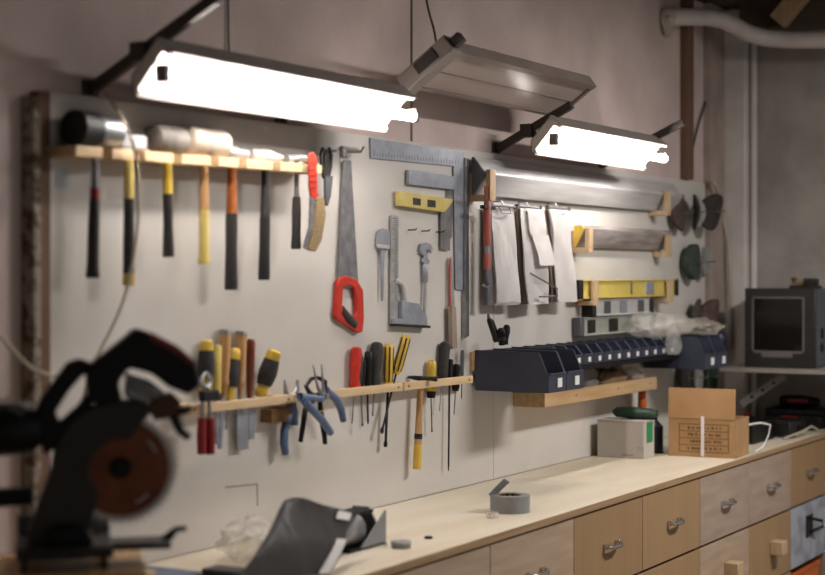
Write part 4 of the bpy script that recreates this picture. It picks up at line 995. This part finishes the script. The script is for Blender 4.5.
q = MB(); q.tube([(7.6, -.52, TOP + .006), (7.75, -.57, TOP + .03), (7.88, -.575, TOP + .045), (8.0, -.58, TOP + .012), (8.15, -.585, TOP + .008), (8.32, -.58, TOP + .006)], .0055, 8); tag(q.build('power_cable', M['cordw'], loc=(7.6, -.52, TOP)), 'pale cable snaking along the far worktop edge', 'cable')
t = thing('tool_box', (7.5, -.33, TOP), 'low black tray of small tools behind the cardboard box', 'tray')
MB().box2((7.33, -.46, TOP + .0005), (7.66, -.2, TOP + .01)).build('tray_base', M['blackp'], t); q = MB()
for a, b in (((7.33, -.46), (7.66, -.452)), ((7.33, -.208), (7.66, -.2)), ((7.33, -.452), (7.338, -.208)), ((7.652, -.452), (7.66, -.208))): q.box2((a[0], a[1], TOP + .0102), (b[0], b[1], TOP + .09))
q.build('tray_wall', M['blackp'], t); MB().tube([(7.36, -.33, TOP + .085), (7.5, -.34, TOP + .1), (7.63, -.31, TOP + .085)], .014, 10).build('handle', M['iron'], t)
t.name = 'tool_tray'

# ------------------------------------------------------------------ monitor on its shelf
MX = 7.95
SZ = PXp(745, 367, MX).z
t = thing('wall_shelf', (8.1, -.5, SZ - .02), 'pale thin shelf board at the end wall carrying the monitor', 'shelf')
MB().box2((MX - .11, -1.1, SZ - .02), (EX - .001, -.127, SZ)).build('board', M['shelfp'], t, bevel=.002)
a, b = Vector((8.3, -.1, .985)), Vector((8.3, -.35, SZ - .022))
a = PXp(741, 404, 8.0); b = a.lerp(PXp(784, 374, 8.0), 1.02); b.z = min(b.z, SZ - .04)
br = MB(); br.bar(a, b, .004, .038, up=(0, 1, 1.3)); br.bar(a + Vector((.012, 0, 0)), b + Vector((.012, 0, 0)), .02, .004, up=(0, 1, 1.3))
brk = br.build('brace', M['slot'], t)
q = MB()
for u in (.25, .5, .75): o = a.lerp(b, u); q.tube([o + Vector((-.0024, 0, 0)), o + Vector((-.0034, 0, 0))], .0085, 12)
q.build('hole', M['gap'], brk)
my0, my1, mx0 = PX_Y(815, MX), PX_Y(745, MX), MX
t = thing('monitor', (MX + .19, -.38, SZ), 'boxy black tube monitor on the shelf in the corner', 'monitor')
mh = .39
body = MB().box2((mx0 + .03, my0, SZ + .0005), (mx0 + .37, my1, SZ + mh)).build('cabinet', M['crtside'], t, bevel=.01)
fr = MB().box2((mx0, my0 - .002, SZ + .0005), (mx0 + .0298, my1 + .002, SZ + mh + .002)).build('bezel', M['crt'], t, bevel=.005)
q = MB(); yy0, yy1, zz0, zz1 = my0 + .052, my1 - .036, SZ + .072, SZ + mh - .04
for lo, hi in (((yy0, zz1 - .008), (yy1, zz1)), ((yy0, zz0), (yy1, zz0 + .012)), ((yy0, zz0), (yy0 + .009, zz1)), ((yy1 - .009, zz0), (yy1, zz1)), ((yy0 + .06, zz0 - .02), (yy1 - .05, zz0))): q.box2((mx0 - .004, lo[0], lo[1]), (mx0 - .0005, hi[0], hi[1]))
q.build('screen_rim', M['crtframe'], fr)
MB().box2((mx0 - .0022, yy0 + .009, zz0 + .012), (mx0 - .0004, yy1 - .009, zz1 - .008)).build('screen', M['screen'], t)
q = MB(); q.tube([(mx0 + .12, my0 - .002, SZ + .1), (mx0 + .12, my0 - .006, SZ + .1)], .022, 18); q.box((mx0 + .12, my0 - .004, SZ + .17), (.02, .006, .05)); q.build('side_knob', M['blackp'], t)
t = thing('brass_trinket', (8.090, -.48, SZ + mh + .002), 'dark and brass coloured plane lying on the monitor', 'plane'); t.name = 'hand_plane'
z = SZ + mh + .0005
MB().box2((8.050, -.56, z), (8.120, -.415, z + .016)).build('sole', M['iron'], t, bevel=.003); MB().rod((8.085, -.43, z + .0165), (8.085, -.43, z + .055), [(0, .012), (.5, .01), (.8, .017), (1, .012)], 14).build('front_knob', M['gold'], t)
MB().box2((8.065, -.55, z + .0165), (8.105, -.48, z + .05)).build('blade_block', M['iron'], t, bevel=.004); MB().box2((8.070, -.479, z + .0165), (8.100, -.45, z + .035)).build('lever', M['gold'], t, bevel=.003)

# ------------------------------------------------------------------ pipes, cables, beam
q = MB()
pp = [P(664, 16, .02), P(672, 17, -.03), P(690, 17, -.07), PXp(706, 17, 7.75), PXp(722, 20, 7.82), PXp(735, 26, 7.88), PXp(748, 33, 7.95), PXp(765, 38, 8.02), PXp(790, 40, 8.07), PXp(830, 40, 8.1), PXp(860, 40, 8.12), PXp(960, 42, 8.14)]
tag(q.tube(pp, .042, 18).build('waste_pipe', M['pvc'], loc=pp[0]), 'thick white pipe bending along the corner near the ceiling', 'pipe')
o = pp[0]; tag(MB().blob((o.x - .005, -.0, o.z - .035), (.06, .03, .07), 6.1, .3, 3).build('foam_collar', M['foam'], loc=(o.x, 0, o.z - .09)), 'grey filler foam around the hole where the thick pipe leaves the wall', 'foam')
def cord(name, pts, r, m, label, parent=None):
    # smooth the path
    P_ = [Vector(p) for p in pts]; out = []
    for i in range(len(P_) - 1):
        p0, p1, p2, p3 = P_[max(i-1, 0)], P_[i], P_[i+1], P_[min(i+2, len(P_)-1)]
        for k in range(6):
            t_ = k/6; out.append(.5*((2*p1) + (p2 - p0)*t_ + (2*p0 - 5*p1 + 4*p2 - p3)*t_*t_ + (3*p1 - p0 - 3*p2 + p3)*t_**3))
    out.append(P_[-1])
    if parent: return MB().tube(out, r, 8).build(name, M[m], parent)
    return tag(MB().tube(out, r, 8).build(name, M[m], loc=P_[0]), label, 'cable')
cord('hanging_cable', [P(105, 92, -.05), P(118, 112, -.115), P(130, 135, -.13), P(138, 170, -.125), P(138, 220, -.13), P(131, 270, -.13), P(120, 310, -.13), P(98, 356, -.13), P(85, 392, -.12), P(80, 430, -.06)], .0042, 'cordw', 'pale lamp cord hanging in front of the second hammer')
cord('sagging_cable', [P(-25, 305, -.03), P(0, 336, -.06), P(18, 356, -.07), P(35, 370, -.07), P(58, 376, -.07), P(80, 372, -.06)], .0045, 'cordw', 'pale cord sagging from the wall past the flaking post')
CP()
cord('panel_lead', [(PX(232), .014, 2.55), (PX(232), .012, 2.35), (PX(232.5), .004, 2.2)], .003, 'cordd', 'dark thin lead running up the wall above the lit hammer lamp')
cord('corner_cable', [P(708, 182, -.01), PXp(716, 186, 8.0), PXp(722, 215, 8.2), PXp(728, 245, 8.22), PXp(731, 300, 8.22), PXp(731, 350, 8.22)], .009, 'cordw', 'pale thick cable looping down the corner column')
cord('corner_lead', [P(688, 175, .01), P(697, 130, .008), P(712, 80, .008), P(716, 40, .008)], .005, 'cordd', 'thin dark lead running up the wall between brown batten and column')
q = MB(); q.bar(PXp(766, 42, 8.6), PXp(822, -28, 8.35), .09, .09, up=(1, 0, .3)); a_ = PXp(766, 42, 8.6)
q.bm.free(); q = MB(); a_ = PXp(778, 22, 8.09); q.bar(a_, PXp(803, -8, 8.09), .07, .09, up=(0, .6, .8))
tag(q.build('roof_brace', M['blockw'], loc=a_, bevel=.003), 'slanted golden timber brace under the ceiling at the end wall', 'timber')

# ------------------------------------------------------------------ mitre saw, out of focus at the near end
SS = .00215
sc_ = Vector((0, 0, 0)); sp = P(121, 468, -.50)
saw = thing('mitre_saw', (sp.x, sp.y, sp.z), 'black mitre saw with orange blade on a timber stand', 'saw', rz=R(-48))
def sl(px, py, y=0.): return Vector(((px - 121)*SS, y, (468 - py)*SS))
def sprism(pts, y0, y1): return MB().poly([sl(x, y, y0) for x, y in pts], [sl(x, y, y1) for x, y in pts])
# blade
q = MB(); n = 48; rim = []
for k in range(n):
    a = 2*math.pi*k/n; rim += [(.121, a), (.131, a + .035), (.112, a + .05)]
lo = [Vector((r_*math.cos(a), .0, r_*math.sin(a))) for r_, a in rim]
q.poly(lo, [v + Vector((0, .0025, 0)) for v in lo]); bl = q.build('blade', M['teeth'], saw, local=True)
MB().ring((0, -.0005, 0), (0, 1, 0), .02, .104, .0035, 48).build('blade_paint', M['sawblade'], bl, local=True)
q = MB()
for k in range(4):
    a0 = k*math.pi/2 + .4; pts = [Vector((.082*math.cos(a0 + i*.1), -.0013, .082*math.sin(a0 + i*.1))) for i in range(5)]
    q.tube(pts, .003, 6)
q.build('blade_mark', M['teeth'], bl, local=True)
MB().tube([(0, -.016, 0), (0, -.012, 0), (0, .003, 0)], [.018, .022, .024], 20).build('arbor_bolt', M['blackp'], saw, local=True)
# upper guard (covers top and back of blade)
def arc(r_, a0, a1, n_=14): return [(121 + r_*math.cos(R(a0 + (a1-a0)*i/n_)), 468 - r_*math.sin(R(a0 + (a1-a0)*i/n_))) for i in range(n_ + 1)]
g = arc(69, 62, 178) + [(40, 500), (28, 530), (34, 545), (86, 545), (93, 515)] + arc(31, 225, 75)
sprism(g, -.03, -.012).build('upper_guard', M['sawgrey'], saw, local=True, bevel=.003)
g2 = arc(69, 62, 178) + [(40, 500), (28, 530), (34, 545), (86, 545)] + arc(63, 225, 62)
sprism(g2, -.0118, .04).build('guard_shell', M['sawgrey'], saw, local=True)
# motor housing and handle
hs = sprism([(45, 452), (36, 420), (40, 398), (56, 376), (68, 360), (80, 356.5), (93, 361), (91, 376), (84, 372), (70, 388), (56, 410), (60, 420), (78, 404), (90, 388), (96, 396), (88, 412), (70, 440)], -.02, .03).build('handle', M['blackp'], saw, local=True, bevel=.006)
sprism([(86, 376), (92, 360), (104, 352), (136, 326), (150, 331), (176, 345), (196, 362), (200, 384), (188, 394), (168, 386), (150, 372), (128, 366), (118, 380), (122, 398), (100, 404), (88, 398)], -.045, .06).build('motor_housing', M['blackp'], saw, local=True, bevel=.008)
sprism([(124, 396), (126, 372), (150, 380), (165, 392), (160, 404), (140, 402)], -.01, .05).build('gear_case', M['steel'], saw, local=True, bevel=.005)
for (a, b) in (((126, 374), (150, 388)), ((132, 384), (158, 398))): MB().tube([sl(*a, -.02), sl(*b, -.02)], .006, 8).build('linkage', M['steel_lt'], saw, local=True)
lab(sprism([(150, 330), (176, 344), (195, 361), (193, 365), (172, 350), (148, 336)], -.052, -.0455).build('housing_stripe', M['dred'], saw, local=True), 'dark red stripe')
sprism([(152, 398), (172, 392), (182, 402), (168, 418), (154, 420), (148, 410)], -.03, .03).build('pivot_block', mat('saw_bronze', '5a3d22', .5, .3), saw, local=True, bevel=.004)
MB().tube([sl(168, 402), sl(176, 420), sl(181, 432), sl(190, 439)], [.013, .011, .010, .008], 10).build('trigger_lever', M['blackp'], saw, local=True)
MB().tube([sl(172, 408), sl(182, 412), sl(192, 409)], [.009, .009, .007], 10).build('lock_lever', M['blackp'], saw, local=True)
MB().rod(sl(-20, 428, .0), sl(42, 424, .0), [(0, .05), (.1, .058), (.85, .056), (1, .04)], 18).build('motor', M['blackp'], saw, local=True)
MB().rod(sl(10, 412, -.02), sl(34, 413, -.02), [(0, .02), (.5, .028), (1, .02)], 12).build('motor_cap', M['dsteel'], saw, local=True)
MB().rod(sl(-20, 497, .02), sl(34, 494, .02), [(0, .022), (1, .02)], 14).build('slide_rail', M['blackp'], saw, local=True)
sprism([(46, 540), (52, 523), (70, 520), (88, 524), (94, 540)], -.06, .06).build('pivot_bracket', M['blackp'], saw, local=True, bevel=.006)
# table
MB().box2((sl(18, 0).x, -.10, sl(0, 551).z), (sl(112, 0).x, .11, sl(0, 540.3).z)).build('table', M['iron'], saw, local=True, bevel=.004)
MB().box2((sl(84, 0).x, -.05, sl(0, 548).z), (sl(170, 0).x, .05, sl(0, 541).z)).build('miter_arm', M['iron'], saw, local=True, bevel=.004)
MB().tube([sl(164, 544), sl(171, 537), sl(176, 532), sl(187, 531)], [.012, .01, .007, .006], 10).build('miter_lever', M['blackp'], saw, local=True)
MB().box2((sl(18, 0).x, .112, sl(0, 551).z), (sl(112, 0).x, .126, sl(0, 520).z)).build('fence', M['dsteel'], saw, local=True, bevel=.003)
for px in (26, 103):
    for yy in (-.085, .095):
        MB().box2((sl(px, 0).x - .007, yy - .008, sl(0, 563).z), (sl(px, 0).x + .007, yy + .008, sl(0, 551.1).z)).build('leg', M['iron'], saw, local=True)
stz = sp.z + sl(0, 563).z - .0005
st = thing('timber_stand', (sp.x, sp.y, TOP), 'low pine stand under the mitre saw', 'stand', rz=R(-48))
MB().box2((-.30, -.13, stz - TOP - .022), (.05, .16, stz - TOP)).build('top_board', M['handlew'], st, local=True, bevel=.002)
for xx in (-.27, .0): MB().box2((xx - .02, -.11, .0005), (xx + .02, .14, stz - TOP - .0222)).build('leg_board', M['handlew'], st, local=True)
st2 = tag(MB().box((0, 0, .012), (.30, .10, .022)).build('pine_offcut', M['rail'], loc=(3.3, -.12, TOP), local=True), 'pale pine offcut lying on the worktop behind the saw', 'offcut')
st2.location = (3.2, -.12, TOP)

# unseen area light added over the aisle, brightens drawer fronts and far corner
la = bpy.data.lights.new('added_aisle_fill', 'AREA'); la.shape = 'RECTANGLE'; la.size = 1.5; la.size_y = .4; la.energy = 62; la.color = (1, .97, .94)
lo_ = bpy.data.objects.new('added_aisle_fill', la); C.objects.link(lo_); lo_.location = (6.0, -2.6, 3.0)
# ------------------------------------------------------------------ camera, world
cam = bpy.data.cameras.new('camera'); co = bpy.data.objects.new('camera', cam); C.objects.link(co)
co.location = (0, -CAMD, CAMZ); th_ = math.atan2(OFF, F)
co.rotation_euler = (math.pi/2, 0, th_ - math.pi/2)
cam.sensor_width = 36; cam.lens = F/825*36; cam.shift_y = -(287.5 - HY)/825; cam.clip_start = .05
cam.dof.use_dof = True; cam.dof.focus_distance = 6.0; cam.dof.aperture_fstop = 1.8
sc = bpy.context.scene; sc.camera = co
w = bpy.data.worlds.new('world'); sc.world = w; w.use_nodes = True
bg = w.node_tree.nodes['Background']; bg.inputs['Color'].default_value = (1, .96, .93, 1); bg.inputs['Strength'].default_value = .16
sc.view_settings.view_transform = 'Standard'; sc.view_settings.look = 'None'; sc.view_settings.gamma = 1; sc.view_settings.exposure = .85
try: sc.view_settings.use_curve_mapping = False
except Exception: pass
